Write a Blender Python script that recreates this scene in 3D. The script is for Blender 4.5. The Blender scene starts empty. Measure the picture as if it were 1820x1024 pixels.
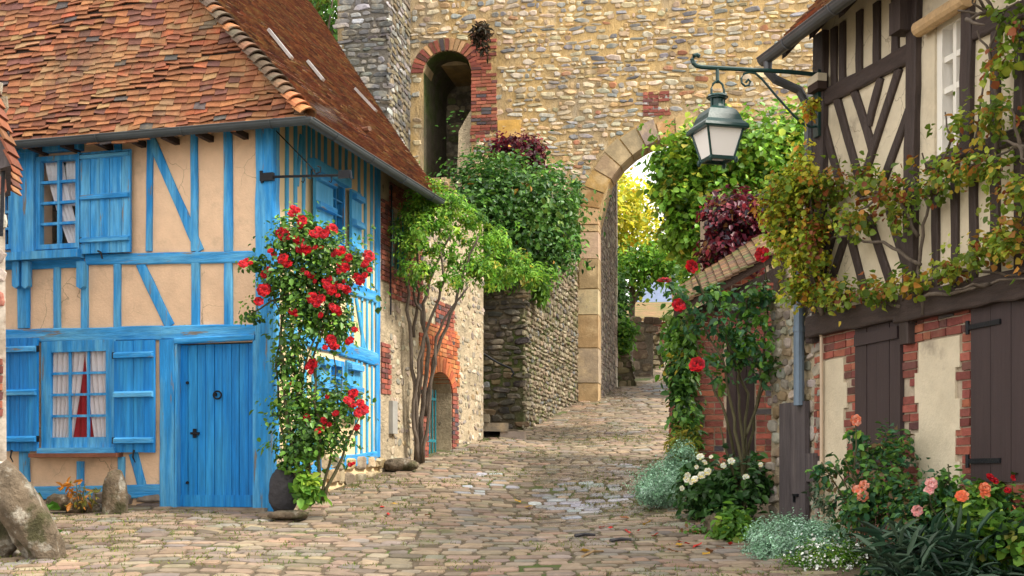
import bpy, math, random
import numpy as np
from mathutils import Vector
random.seed(7); rng = np.random.default_rng(7)
R = math.radians
scene = bpy.context.scene
COL = scene.collection
F = 2300.0; CX = 910.0; HY = 850.0; CZ = 1.5      # focal length in photo pixels, principal column, horizon row, eye height

# ------------------------------------------------------------------ terrain
_ys = np.arange(-30, 90, .25)
_zs = np.interp(_ys, [-30, 0, 9.6, 14, 17.1, 21.4, 25, 29, 33.4, 47.6, 60, 90],
                [-2.6, -1.5, -.73, -.38, .08, .65, 1.12, 1.74, 2.36, 4.35, 5.0, 5.2])
_k = np.exp(-.5 * (np.arange(-8, 9) / 3.) ** 2); _k /= _k.sum()
_zs = np.convolve(np.pad(_zs, 8, mode='edge'), _k, 'valid')
def g(x, y):
    x = np.asarray(x, float); y = np.asarray(y, float)
    b = np.interp(y, _ys, _zs) + CZ
    w = np.clip((y - 8) / 4, 0, 1) * np.clip((30 - y) / 6, 0, 1)
    cx = -.2 + .085 * (y - 9)                       # shallow gutter along the middle of the lane
    b = b - .045 * np.exp(-((x - cx) / .9) ** 2) * w
    return b + .012 * np.sin(x * 2.1 + y * .7) + .010 * np.sin(y * 1.7 - x * 1.1)
def gz(x, y): return float(g(x, y))

# ------------------------------------------------------------------ frames (vertical planes)
class Frame:
    def __init__(s, o, u, n):
        s.o = np.array(o, float); s.u = np.array(u, float) / np.hypot(*u); s.n = np.array(n, float) / np.hypot(*n)
    def P(s, a, z, d=0.):
        q = s.o + s.u * a + s.n * d
        return (q[0], q[1], z)
    def px(s, x, y, d=0.):
        r = np.array([(x - CX) / F, 1.0]); t = np.dot(s.o + s.n * d, s.n) / np.dot(r, s.n)
        p = r * t
        return float(np.dot(p - s.o, s.u)), float((HY - y) / F * t + CZ)
    def a(s, x, d=0.): return s.px(x, HY, d)[0]
    def z(s, x, y, d=0.): return s.px(x, y, d)[1]
def at(x, y, Y): return np.array([(x - CX) / F * Y, Y, (HY - y) / F * Y + CZ])

FF = Frame((-2.65, 14.0), (.9609, -.2767), (-.2767, -.9609))     # blue house, door front
FS = Frame((-2.65, 14.0), (.2767, .9609), (.9609, -.2767))       # blue house, lane side
FR = Frame((2.84, 11.87), (.2325, -.9726), (-.9726, -.2325))     # dark timbered house
FT = Frame((1.916, 29.0), (.9848, -.1736), (-.1736, -.9848))     # gate tower
FC = Frame((.21, 23.2), (.94, -.34), (-.34, -.94))               # terrace front
FL = Frame((.21, 23.2), (1.29, 6.0), (6.0, -1.29))               # terrace lane side
FG = Frame((2.12, 15.0), (1, 0), (0, -1))                        # garden shed front

# ------------------------------------------------------------------ mesh builder
class MB:
    def __init__(s): s.v = []; s.f = []; s.c = []; s.m = []
    def add(s, vs, fs, col=(1, 1, 1), m=0):
        b = len(s.v); s.v.extend(vs)
        for f in fs: s.f.append([b + i for i in f]); s.c.append(col); s.m.append(m)
    def hexa(s, p, col=(1, 1, 1), m=0):      # p: 4 back + 4 front corners
        s.add(p, [(3, 2, 1, 0), (4, 5, 6, 7), (0, 1, 5, 4), (1, 2, 6, 5), (2, 3, 7, 6), (3, 0, 4, 7)], col, m)
    def fbox(s, fr, a0, a1, z0, z1, d0, d1, col=(1, 1, 1), m=0, j=0.):
        q = [(a0, z0), (a1, z0), (a1, z1), (a0, z1)]
        if j: q = [(a + random.uniform(-j, j), z + random.uniform(-j, j)) for a, z in q]
        s.hexa([fr.P(a, z, d0) for a, z in q] + [fr.P(a, z, d1) for a, z in q], col, m)
    def box(s, x0, x1, y0, y1, z0, z1, col=(1, 1, 1), m=0):
        s.hexa([(x0, y1, z0), (x1, y1, z0), (x1, y1, z1), (x0, y1, z1), (x0, y0, z0), (x1, y0, z0), (x1, y0, z1), (x0, y0, z1)], col, m)
    def prism(s, fr, pts, d0, d1, col=(1, 1, 1), m=0):
        n = len(pts); vs = [fr.P(a, z, d0) for a, z in pts] + [fr.P(a, z, d1) for a, z in pts]
        s.add(vs, [tuple(range(n - 1, -1, -1)), tuple(range(n, 2 * n))] + [(i, (i + 1) % n, (i + 1) % n + n, i + n) for i in range(n)], col, m)
    def tube(s, pts, r0, r1=None, k=6, col=(1, 1, 1), m=0, cap=True):
        r1 = r0 if r1 is None else r1
        pts = [np.array(p, float) for p in pts]; n = len(pts); vs = []
        up = np.array([.13, .21, .97])
        for i, p in enumerate(pts):
            t = pts[min(i + 1, n - 1)] - pts[max(i - 1, 0)]; t = t / (np.linalg.norm(t) + 1e-9)
            e = np.cross(t, up); 
            if np.linalg.norm(e) < .2: e = np.cross(t, np.array([1., 0, 0]))
            e = e / np.linalg.norm(e); h = np.cross(e, t); r = r0 + (r1 - r0) * i / max(1, n - 1)
            for q in range(k):
                w = 2 * math.pi * q / k; vs.append(tuple(p + r * (math.cos(w) * e + math.sin(w) * h)))
        fs = [(i * k + q, i * k + (q + 1) % k, (i + 1) * k + (q + 1) % k, (i + 1) * k + q) for i in range(n - 1) for q in range(k)]
        if cap: fs += [tuple(range(k - 1, -1, -1)), tuple(range((n - 1) * k, n * k))]
        s.add(vs, fs, col, m)
    def lathe(s, c, prof, k=16, col=(1, 1, 1), m=0, ax=1.):
        vs = [(c[0] + r * math.cos(2 * math.pi * q / k), c[1] + r * math.sin(2 * math.pi * q / k) * ax, c[2] + z) for r, z in prof for q in range(k)]
        n = len(prof)
        s.add(vs, [(i * k + q, i * k + (q + 1) % k, (i + 1) * k + (q + 1) % k, (i + 1) * k + q) for i in range(n - 1) for q in range(k)], col, m)
    def stone(s, P, a, b, w, h, proud, col, rot=0., e=.62, n=8, jit=.12, d0=-.01):
        t = np.arange(n) * 2 * math.pi / n + random.uniform(-.2, .2)
        c, q = np.cos(t), np.sin(t)
        x = np.sign(c) * np.abs(c) ** e * w * .5 * (1 + rng.uniform(-jit, jit, n)); y = np.sign(q) * np.abs(q) ** e * h * .5 * (1 + rng.uniform(-jit, jit, n))
        if rot: cr, sr = math.cos(rot), math.sin(rot); x, y = x * cr - y * sr, x * sr + y * cr
        tx, ty = random.uniform(-.3, .3) * proud, random.uniform(-.3, .3) * proud
        vs = [P(a + i, b + k, d0) for i, k in zip(x, y)]
        vs += [P(a + i * .93, b + k * .93, proud * .65) for i, k in zip(x, y)]
        vs += [P(a + i * .66, b + k * .66, proud + tx * i / w * 2 + ty * k / h * 2) for i, k in zip(x, y)]
        fs = [(r * n + i, r * n + (i + 1) % n, (r + 1) * n + (i + 1) % n, (r + 1) * n + i) for r in (0, 1) for i in range(n)] + [tuple(range(2 * n, 3 * n))]
        s.add(vs, fs, col)
    def build(s, name, mats, parent=None, smooth=False, base=None):
        b = np.array(base if base is not None else (wloc(parent) if parent is not None else (0, 0, 0)))
        me = bpy.data.meshes.new(name)
        V = np.array(s.v, float) - b
        me.from_pydata(V.tolist(), [], s.f); me.validate()
        for mm in (mats if isinstance(mats, (list, tuple)) else [mats]): me.materials.append(mm)
        if len(me.polygons) == len(s.f):
            me.polygons.foreach_set('material_index', s.m)
            lt = np.empty(len(me.polygons), np.int32); me.polygons.foreach_get('loop_total', lt)
            cc = np.ones((len(s.c), 4), np.float32); cc[:, :3] = s.c
            at_ = me.color_attributes.new('Col', 'FLOAT_COLOR', 'CORNER'); at_.data.foreach_set('color', np.repeat(cc, lt, 0).ravel())
        boxuv(me, b)
        if smooth: me.polygons.foreach_set('use_smooth', [True] * len(me.polygons))
        return link(name, me, parent, b)
def boxuv(me, b):
    nl = len(me.loops); npoly = len(me.polygons)
    if not nl: return
    nr = np.empty(npoly * 3); me.polygons.foreach_get('normal', nr); nr = nr.reshape(-1, 3)
    lt = np.empty(npoly, np.int32); me.polygons.foreach_get('loop_total', lt)
    vi = np.empty(nl, np.int32); me.loops.foreach_get('vertex_index', vi)
    co = np.empty(len(me.vertices) * 3); me.vertices.foreach_get('co', co); co = co.reshape(-1, 3) + b
    N_ = np.repeat(nr, lt, 0); C_ = co[vi]
    h = np.hypot(N_[:, 0], N_[:, 1]) + 1e-9; vert = h > .5
    u = np.where(vert, (-N_[:, 1] * C_[:, 0] + N_[:, 0] * C_[:, 1]) / h, C_[:, 0]); v = np.where(vert, C_[:, 2], C_[:, 1])
    uv = me.uv_layers.new(name='UVMap'); uv.data.foreach_set('uv', np.stack([u, v], 1).astype(np.float32).ravel())
def link(name, me, parent, b):
    o = bpy.data.objects.new(name, me); COL.objects.link(o)
    if parent is not None: o.parent = parent
    else: o.location = tuple(b)
    return o
def wloc(o):
    p = np.zeros(3)
    while o is not None: p += np.array(o.location); o = o.parent
    return p
def thing(name, label, cat, loc, group=None):
    o = bpy.data.objects.new(name, None); COL.objects.link(o); o.location = tuple(float(i) for i in loc); o.empty_display_size = .2
    return tag(o, label, cat, group)
def tag(o, label, cat, group=None):
    o['label'] = label; o['category'] = cat
    if group: o['group'] = group
    return o
def struct(o, kind='structure'): o['kind'] = kind; return o

# ------------------------------------------------------------------ materials
def nd(t, typ, **kw):
    n = t.nodes.new(typ)
    for k, v in kw.items():
        if k in n.inputs: n.inputs[k].default_value = v
        else: setattr(n, k, v)
    return n
def mat(name, col=None, rough=.8, var=.25, ns=6., bump=.3, bs=30., st=(1, 1, 1), col2=None, c2s=2., thr=(.5, .65), c2a=1., metallic=0., spec=.3,
        col3=None, c3s=9., thr3=(.6, .68), crack=0., trans=0., rough2=None, hue=0., bdist=.02, detail=6.):
    m = bpy.data.materials.new(name); m.use_nodes = True; t = m.node_tree; L = t.links.new
    b = t.nodes['Principled BSDF']; out = t.nodes['Material Output']
    b.inputs['Roughness'].default_value = rough; b.inputs['Metallic'].default_value = metallic; b.inputs['Specular IOR Level'].default_value = spec
    tc = nd(t, 'ShaderNodeTexCoord'); mp = nd(t, 'ShaderNodeMapping', Scale=st); L(tc.outputs['Object'], mp.inputs['Vector'])
    if col is None: a = nd(t, 'ShaderNodeVertexColor', layer_name='Col').outputs['Color']
    else: a = nd(t, 'ShaderNodeRGB'); a.outputs[0].default_value = (*col, 1); a = a.outputs[0]
    def mix(a, c, s, thr, amt, off):
        n = nd(t, 'ShaderNodeTexNoise', Scale=s, Detail=5., Roughness=.65); mo = nd(t, 'ShaderNodeMapping', Location=(off, off * .7, 3.1), Scale=st); L(tc.outputs['Object'], mo.inputs['Vector']); L(mo.outputs[0], n.inputs['Vector'])
        r = nd(t, 'ShaderNodeMapRange', **{'From Min': thr[0], 'From Max': thr[1], 'To Max': amt}); L(n.outputs[0], r.inputs['Value'])
        x = nd(t, 'ShaderNodeMix', data_type='RGBA'); L(r.outputs[0], x.inputs[0]); L(a, x.inputs[6]); x.inputs[7].default_value = (*c, 1)
        return x.outputs[2], r.outputs[0]
    if col2 is not None:
        a, f = mix(a, col2, c2s, thr, c2a, 5.)
        if rough2 is not None:
            rr = nd(t, 'ShaderNodeMapRange', **{'To Min': rough, 'To Max': rough2}); L(f, rr.inputs['Value']); L(rr.outputs[0], b.inputs['Roughness'])
    if col3 is not None: a, f = mix(a, col3, c3s, thr3, 1., 17.)
    if crack:
        nz = nd(t, 'ShaderNodeTexNoise', Scale=3., Detail=4.); L(tc.outputs['Object'], nz.inputs['Vector']); vm = nd(t, 'ShaderNodeMix', data_type='RGBA', blend_type='ADD'); vm.inputs[0].default_value = .35; L(tc.outputs['Object'], vm.inputs[6]); L(nz.outputs[1], vm.inputs[7])
        vo = nd(t, 'ShaderNodeTexVoronoi', feature='DISTANCE_TO_EDGE', Scale=1.5); L(vm.outputs[2], vo.inputs['Vector']); cr = nd(t, 'ShaderNodeMapRange', **{'From Min': .0, 'From Max': .007, 'To Min': crack, 'To Max': 0.}); L(vo.outputs[0], cr.inputs['Value'])
        ng = nd(t, 'ShaderNodeTexNoise', Scale=.9); L(tc.outputs['Object'], ng.inputs['Vector']); gm = nd(t, 'ShaderNodeMapRange', **{'From Min': .48, 'From Max': .56}); L(ng.outputs[0], gm.inputs['Value']); mu = nd(t, 'ShaderNodeMath', operation='MULTIPLY'); L(cr.outputs[0], mu.inputs[0]); L(gm.outputs[0], mu.inputs[1])
        xk = nd(t, 'ShaderNodeMix', data_type='RGBA'); L(mu.outputs[0], xk.inputs[0]); L(a, xk.inputs[6]); xk.inputs[7].default_value = (.16, .11, .07, 1); a = xk.outputs[2]
    n1 = nd(t, 'ShaderNodeTexNoise', Scale=ns, Detail=detail, Roughness=.65); L(mp.outputs[0], n1.inputs['Vector'])
    r1 = nd(t, 'ShaderNodeMapRange', **{'From Min': .25, 'From Max': .75, 'To Min': 1 - var, 'To Max': 1 + var}); L(n1.outputs[0], r1.inputs['Value'])
    hs = nd(t, 'ShaderNodeHueSaturation'); L(a, hs.inputs['Color']); L(r1.outputs[0], hs.inputs['Value'])
    L(hs.outputs[0], b.inputs['Base Color'])
    if bump:
        n2 = nd(t, 'ShaderNodeTexNoise', Scale=bs, Detail=6., Roughness=.7); L(mp.outputs[0], n2.inputs['Vector'])
        bp = nd(t, 'ShaderNodeBump', Strength=bump, Distance=bdist); L(n2.outputs[0], bp.inputs['Height']); L(bp.outputs[0], b.inputs['Normal'])
    if trans:
        tr = nd(t, 'ShaderNodeBsdfTranslucent'); L(hs.outputs[0], tr.inputs['Color']); ms = nd(t, 'ShaderNodeMixShader', Fac=trans)
        L(b.outputs[0], ms.inputs[1]); L(tr.outputs[0], ms.inputs[2]); L(ms.outputs[0], out.inputs['Surface'])
    return m
M = {}
M['blue_v'] = mat('blue_paint_upright', (.020, .25, .61), .66, .34, 5, .6, 14, (5, 5, .5), (.13, .43, .68), 1.7, (.42, .64), .85, col3=(.19, .18, .16), c3s=3.2, thr3=(.61, .67))
M['blue_h'] = mat('blue_paint_level', (.020, .25, .61), .66, .34, 5, .6, 14, (.6, .6, 5), (.13, .43, .68), 1.7, (.42, .64), .85, col3=(.19, .18, .16), c3s=3.2, thr3=(.61, .67))
M['blue_door'] = mat('blue_door_paint', (.004, .19, .55), .55, .32, 5, .4, 12, (6, 6, .4), (.04, .33, .66), 1.3, (.45, .68), .75, col3=(.02, .10, .24), c3s=2.4, thr3=(.62, .72))
M['pale_blue'] = mat('pale_blue_paint', (.06, .34, .60), .5, .2, 5, .2, 20, (4, 4, .8), (.16, .46, .66), 2.5, (.5, .75), .6)
M['plaster'] = mat('peach_plaster', (.76, .53, .35), .92, .10, 5, .5, 35, col2=(.62, .42, .28), c2s=1.4, thr=(.45, .75), c2a=.65, col3=(.42, .30, .20), c3s=1.9, thr3=(.57, .82), crack=.7)
M['cream'] = mat('cream_plaster', (.76, .58, .34), .92, .07, 2.5, .25, 60, col2=(.60, .44, .22), c2s=1.3, thr=(.5, .8), c2a=.55)
M['pale'] = mat('pale_plaster', (.64, .55, .40), .92, .14, 4, .45, 40, col2=(.46, .38, .26), c2s=1.6, thr=(.44, .74), c2a=.7, col3=(.34, .28, .21), c3s=2.6, thr3=(.60, .76), crack=.7)
M['dark'] = mat('dark_brown_timber', (.052, .035, .030), .6, .4, 6, .6, 18, (5, 5, .6), (.07, .05, .045), 2.5, (.55, .75), .7)
M['dark_h'] = mat('dark_brown_timber_level', (.052, .035, .030), .6, .4, 6, .6, 18, (.7, .7, 5), (.07, .05, .045), 2.5, (.55, .75), .7)
M['shut'] = mat('brown_door_paint', (.046, .030, .030), .55, .18, 4, .25, 14, (6, 6, .4), (.065, .044, .042), 1.5, (.5, .8), .6)
M['greywood'] = mat('weathered_board', (.085, .07, .072), .75, .35, 5, .5, 18, (5, 5, .5), (.17, .14, .13), 2.5, (.5, .75), .7)
M['brick'] = mat('brick', None, .88, .3, 14, .5, 45, col2=(.30, .20, .13), c2s=5., thr=(.58, .75), c2a=.45)
M['mortar'] = mat('brick_mortar', (.42, .34, .25), .95, .2, 12, .5, 40)
M['rubble'] = mat('rubble_stone', None, .88, .42, 7, .8, 26, col2=(.40, .34, .24), c2s=3.5, thr=(.50, .68), c2a=.65, col3=(.11, .10, .075), c3s=1.4, thr3=(.62, .80))
M['wet'] = None
M['ochre'] = mat('ochre_mortar', (.53, .36, .155), .95, .35, 4, 1., 22, (1, 1, .35), col2=(.33, .27, .19), c2s=.7, thr=(.46, .66), c2a=.85, col3=(.60, .47, .29), c3s=2.5, thr3=(.58, .7), bdist=.05)
M['buffm'] = mat('buff_mortar', (.52, .42, .28), .95, .35, 5, 1., 22, col2=(.33, .27, .18), c2s=1.6, thr=(.46, .7), c2a=.75, col3=(.16, .14, .10), c3s=7., thr3=(.62, .70), bdist=.05)
M['greym'] = mat('grey_mortar', (.16, .14, .115), .95, .35, 4, .9, 18, col2=(.09, .09, .05), c2s=1.0, thr=(.48, .7), c2a=.8, bdist=.06)
M['mossy'] = mat('mossy_mortar', (.12, .10, .065), .95, .35, 5, .9, 18, col2=(.07, .10, .02), c2s=1.1, thr=(.45, .62), c2a=.9, bdist=.06)
M['tstone'] = mat('tower_stone', None, .88, .42, 7, .8, 26, (1, 1, .35), col2=(.46, .37, .24), c2s=2.5, thr=(.48, .68), c2a=.6, col3=(.13, .12, .10), c3s=1.2, thr3=(.60, .76))
M['tile'] = mat('clay_tile', None, .85, .3, 9, .5, 40, col2=(.31, .23, .11), c2s=2.2, thr=(.52, .74), c2a=.55, col3=(.085, .065, .045), c3s=1.1, thr3=(.60, .82))
M['deck'] = mat('roof_boards', (.05, .03, .022), .9, .3, 5, .3, 20)
M['cap'] = mat('ridge_tile', None, .85, .35, 12, .7, 30, col2=(.10, .09, .06), c2s=5., thr=(.5, .65), c2a=.8)
M['zinc'] = mat('zinc', (.055, .065, .07), .55, .25, 3, .12, 20, (1, 1, 1), (.03, .036, .036), 2., (.5, .7), .7, spec=.3)
M['zincd'] = mat('dark_zinc', (.085, .085, .09), .45, .25, 3, .12, 20, metallic=.4, spec=.5)
M['pipe'] = mat('blue_grey_pipe', (.14, .19, .25), .5, .25, 3, .15, 20, metallic=.3, spec=.5)
M['iron'] = mat('black_iron', (.012, .013, .016), .5, .3, 12, .3, 60, metallic=.3)
M['lampg'] = mat('dark_green_paint', (.004, .034, .030), .4, .12, 6, .08, 30, spec=.5)
M['milk'] = mat('frosted_glass', (.95, .90, .86), .35, .02, 3, 0, trans=.10)
M['curt'] = mat('white_lace', (.90, .88, .92), .95, .06, 30, .15, 90, trans=.3)
M['redc'] = mat('red_curtain', (.42, .012, .025), .85, .1, 5, .1, 50)
M['white'] = mat('white_paint', (.78, .74, .66), .5, .08, 4, .15, 20, (3, 3, .6))
M['beigepipe'] = mat('beige_pipe', (.55, .42, .30), .5, .1, 4, .05)
M['teal'] = mat('teal_paint', (.015, .17, .21), .45, .2, 6, .15, 25)
M['bark'] = mat('bark', (.13, .10, .075), .9, .4, 8, .9, 22, (3, 3, .7))
M['cane'] = mat('green_brown_cane', (.085, .075, .035), .75, .35, 9, .4, 30)
M['soil'] = mat('soil_and_moss', (.125, .095, .062), .97, .35, 6, .9, 22, col2=(.075, .115, .02), c2s=1.15, thr=(.52, .64), c2a=.9, col3=(.22, .17, .12), c3s=4., thr3=(.58, .68), bdist=.04)
M['rock'] = mat('grey_rock', (.17, .13, .088), .92, .5, 7, 1., 9, col2=(.36, .33, .27), c2s=5., thr=(.55, .62), c2a=.85, col3=(.07, .065, .03), c3s=3., thr3=(.56, .66), bdist=.08)
M['rockd'] = mat('dark_rock', (.055, .052, .058), .7, .4, 6, .8, 14, col2=(.13, .12, .12), c2s=4., thr=(.55, .72), c2a=.6, bdist=.05)
M['dress'] = mat('dressed_stone', None, .88, .28, 5, .6, 25, col2=(.62, .46, .26), c2s=3., thr=(.5, .7), c2a=.6, col3=(.22, .19, .14), c3s=4., thr3=(.62, .75))
M['leaf'] = mat('leaf', None, .5, .22, 3, 0, trans=.45, spec=.35)
M['leafg'] = mat('glossy_leaf', None, .42, .22, 3, 0, trans=.32, spec=.4)
M['silver'] = mat('silver_leaf', None, .8, .18, 5, 0, trans=.15, spec=.2)
M['petal'] = mat('petal', None, .6, .1, 8, 0, trans=.2, spec=.2)
M['slate'] = mat('blue_slate', (.11, .14, .22), .6, .25, 3, .3, 12, (1, 1, 4))
M['grassm'] = mat('grass_blade', None, .6, .2, 3, 0, trans=.25)
def glass():
    m = bpy.data.materials.new('window_glass'); m.use_nodes = True; t = m.node_tree
    for n in list(t.nodes): t.nodes.remove(n)
    o = nd(t, 'ShaderNodeOutputMaterial'); tr = nd(t, 'ShaderNodeBsdfTransparent'); tr.inputs[0].default_value = (.97, .98, .98, 1); gl = nd(t, 'ShaderNodeBsdfGlossy', Roughness=.04)
    lw = nd(t, 'ShaderNodeLayerWeight', Blend=.5); pw = nd(t, 'ShaderNodeMath', operation='POWER'); pw.inputs[1].default_value = 3.; fr = nd(t, 'ShaderNodeMath', operation='MULTIPLY_ADD'); fr.inputs[1].default_value = .6; fr.inputs[2].default_value = .045
    t.links.new(lw.outputs['Facing'], pw.inputs[0]); t.links.new(pw.outputs[0], fr.inputs[0]); ms = nd(t, 'ShaderNodeMixShader')
    t.links.new(fr.outputs[0], ms.inputs[0]); t.links.new(tr.outputs[0], ms.inputs[1]); t.links.new(gl.outputs[0], ms.inputs[2]); t.links.new(ms.outputs[0], o.inputs[0])
    return m
M['glass'] = glass()
def pick(pal):
    w = [p[1] for p in pal]; c = random.choices([p[0] for p in pal], w)[0]; k = random.uniform(.75, 1.25)
    return tuple(min(.95, i * k * random.uniform(.93, 1.07)) for i in c)
TAN = [((.50, .40, .26), 5), ((.42, .37, .29), 4), ((.28, .28, .27), 3), ((.56, .47, .33), 4), ((.33, .25, .16), 2.5), ((.17, .17, .175), 1.6), ((.34, .15, .08), .5), ((.50, .34, .17), 2)]
BUFF = [((.44, .37, .26), 5), ((.33, .28, .21), 4), ((.24, .21, .18), 2.5), ((.52, .45, .34), 3), ((.36, .25, .14), 1.5)]
GREY = [((.17, .165, .16), 4), ((.11, .105, .10), 4), ((.26, .25, .24), 2.5), ((.20, .17, .12), 2), ((.36, .36, .36), .7)]
MOSSY = [((.17, .135, .08), 4), ((.11, .09, .06), 4), ((.25, .21, .13), 2), ((.10, .12, .04), 2)]
BRICK = [((.28, .082, .055), 5), ((.21, .062, .048), 4), ((.34, .115, .068), 2.5), ((.14, .058, .05), 1.8), ((.085, .07, .075), .8)]
BRICKO = [((.46, .14, .05), 5), ((.36, .09, .04), 3), ((.50, .20, .08), 2)]

TILE = [((.235, .088, .040), 6), ((.19, .070, .038), 4), ((.26, .112, .048), 5), ((.27, .155, .075), 1.6), ((.13, .055, .04), 1.8), ((.085, .07, .068), .6), ((.28, .082, .036), 1.2)]
TILE2 = [((.20, .078, .038), 5), ((.15, .058, .034), 4), ((.23, .105, .046), 4), ((.25, .155, .065), 1.6), ((.115, .05, .036), 2.5)]
COB = [((.235, .176, .118), 5), ((.20, .153, .105), 4), ((.265, .203, .138), 4), ((.24, .163, .11), 2), ((.175, .147, .115), 3), ((.22, .195, .165), 1.5), ((.145, .112, .078), 2)]

def brickfill(mb, fr, a0, a1, z0, z1, test=None, bw=.215, bh=.06, gap=.012, d0=-.02, d1=.0, pal=BRICK, j=.004, off=0):
    z = z0; r = off
    while z < z1:
        zt = min(z + bh, z1 + .01); a = a0 - (bw * .5 if r % 2 else 0) * 1.0
        while a < a1:
            w = bw if random.random() > .25 else bw * .5 - gap * .5
            x0, x1 = max(a, a0), min(a + w, a1)
            if x1 - x0 > .04 and (test is None or test((x0 + x1) / 2, (z + zt) / 2)):
                mb.fbox(fr, x0, x1, z, zt, d0, d1 + random.uniform(-.004, .005), pick(pal), 0, j)
            a += w + gap
        z += bh + gap; r += 1
def stonefill(mb, P, a0, a1, z0, z1, hr, wr, pal, proud=.03, test=None, gap=.02, e=.62, jit=.14, rotj=.06, skip=0.):
    z = z0
    while z < z1:
        h = random.uniform(*hr); a = a0 - random.uniform(0, wr[1])
        while a < a1:
            w = random.uniform(*wr)
            if random.random() > .85: w *= .55
            ca, cz = a + w / 2, z + h / 2 + random.uniform(-.25, .25) * h
            if a0 - .02 < ca < a1 and random.random() >= skip and (test is None or test(ca, cz)):
                mb.stone(P, ca, cz, w, h * random.uniform(.8, 1.15), proud * random.uniform(.5, 1.3), pick(pal), random.uniform(-rotj, rotj), e, 8, jit)
            a += w + gap * random.uniform(.5, 1.8)
        z += h + gap * random.uniform(.4, 1.2)

def wall(mb, fr, a0, a1, z0, z1, th, ops=(), d=0., m=0, back=True):
    """solid wall with openings (a0,a1,z0,z1,rise): rise>0 gives an arched head of that rise above z1"""
    br = {a0, a1}
    for o in ops:
        n = 14 if o[4] else 1
        for i in range(n + 1): br.add(o[0] + (o[1] - o[0]) * i / n)
    br = sorted(b for b in br if a0 <= b <= a1)
    def top(o, a):
        if not o[4]: return o[3]
        t = (a - (o[0] + o[1]) / 2) / ((o[1] - o[0]) / 2); return o[3] + o[4] * math.sqrt(max(0, 1 - t * t))
    D = [d] + ([d - th] if back else [])
    for i in range(len(br) - 1):
        x0, x1 = br[i], br[i + 1]; mid = (x0 + x1) / 2
        os_ = sorted([o for o in ops if o[0] < mid < o[1]], key=lambda o: o[2])
        lo = (z0, z0)
        for o in os_ + [None]:
            hi = (o[2], o[2]) if o else (z1, z1)
            if hi[0] > lo[0] or hi[1] > lo[1]:
                for q, dd in enumerate(D):
                    vs = [fr.P(x0, lo[0], dd), fr.P(x1, lo[1], dd), fr.P(x1, hi[1], dd), fr.P(x0, hi[0], dd)]
                    mb.add(vs, [(0, 1, 2, 3) if q == 0 else (3, 2, 1, 0)], (1, 1, 1), m)
            if o:
                lo = (top(o, x0), top(o, x1))
                mb.add([fr.P(x0, lo[0], d), fr.P(x1, lo[1], d), fr.P(x1, lo[1], d - th), fr.P(x0, lo[0], d - th)], [(0, 1, 2, 3)], (1, 1, 1), m)
                mb.add([fr.P(x0, o[2], d), fr.P(x1, o[2], d), fr.P(x1, o[2], d - th), fr.P(x0, o[2], d - th)], [(3, 2, 1, 0)], (1, 1, 1), m)
    for o in ops:
        for a, fl in ((o[0], 0), (o[1], 1)):
            mb.add([fr.P(a, o[2], d), fr.P(a, o[3], d), fr.P(a, o[3], d - th), fr.P(a, o[2], d - th)], [(0, 1, 2, 3) if fl else (3, 2, 1, 0)], (1, 1, 1), m)
    for a, fl in ((a0, 0), (a1, 1)):
        mb.add([fr.P(a, z0, d), fr.P(a, z1, d), fr.P(a, z1, d - th), fr.P(a, z0, d - th)], [(0, 1, 2, 3) if not fl else (3, 2, 1, 0)], (1, 1, 1), m)
    mb.add([fr.P(a0, z1, d), fr.P(a1, z1, d), fr.P(a1, z1, d - th), fr.P(a0, z1, d - th)], [(0, 1, 2, 3)], (1, 1, 1), m)

def timber(fr, p0, p1, w, name, m, parent, d0=-.03, d1=.03, n=7, jw=.10):
    p0, p1 = np.array(p0), np.array(p1); t = p1 - p0; ln = np.hypot(*t); t = t / ln; q = np.array([-t[1], t[0]])
    mb = MB(); n = max(3, int(ln / .22)); L_ = []
    for i in range(n + 1):
        c = p0 + t * ln * i / n; l = w * .5 * (1 + random.uniform(-jw, jw)); r = w * .5 * (1 + random.uniform(-jw, jw)); dd = d1 + random.uniform(-.004, .004)
        L_.append([fr.P(*(c + q * l), d0), fr.P(*(c + q * l), dd - .008), fr.P(*(c + q * (l - .012)), dd), fr.P(*(c - q * (r - .012)), dd), fr.P(*(c - q * r), dd - .008), fr.P(*(c - q * r), d0)])
    vs = [v for r in L_ for v in r]; k = 6
    fs = [(i * k + j, i * k + j + 1, (i + 1) * k + j + 1, (i + 1) * k + j) for i in range(n) for j in range(5)]
    fs += [tuple(range(5, -1, -1)), tuple(range(n * k, n * k + 6))]
    mb.add(vs, fs); return mb.build(name, m, parent)
def planks(mb, fr, a0, a1, z0, z1, n, d0, d1, gap=.006, m=0):
    e = [a0 + (a1 - a0) * (i + (random.uniform(-.15, .15) if 0 < i < n else 0)) / n for i in range(n + 1)]
    for i in range(n): mb.fbox(fr, e[i] + gap / 2, e[i + 1] - gap / 2, z0 + random.uniform(0, .006), z1 - random.uniform(0, .004), d0, d1 + random.uniform(-.003, .003), (1, 1, 1), m)
def curtain(fr, top, bot, d, name, m, parent, folds=5, amp=.018, zmid=None):
    """sheet between two spans (a0,a1,z): hangs in folds"""
    mb = MB(); nu, nv = folds * 6, 8; vs = []
    for j in range(nv + 1):
        v = j / nv; k = v ** 1.3
        for i in range(nu + 1):
            u = i / nu; a0 = top[0] + (bot[0] - top[0]) * k; a1 = top[1] + (bot[1] - top[1]) * k
            vs.append(fr.P(a0 + (a1 - a0) * u, top[2] + (bot[2] - top[2]) * v, d + amp * math.sin(u * folds * 2 * math.pi + v * .8)))
    w = nu + 1
    mb.add(vs, [(j * w + i, j * w + i + 1, (j + 1) * w + i + 1, (j + 1) * w + i) for j in range(nv) for i in range(nu)])
    return mb.build(name, m, parent, smooth=True)
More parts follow.
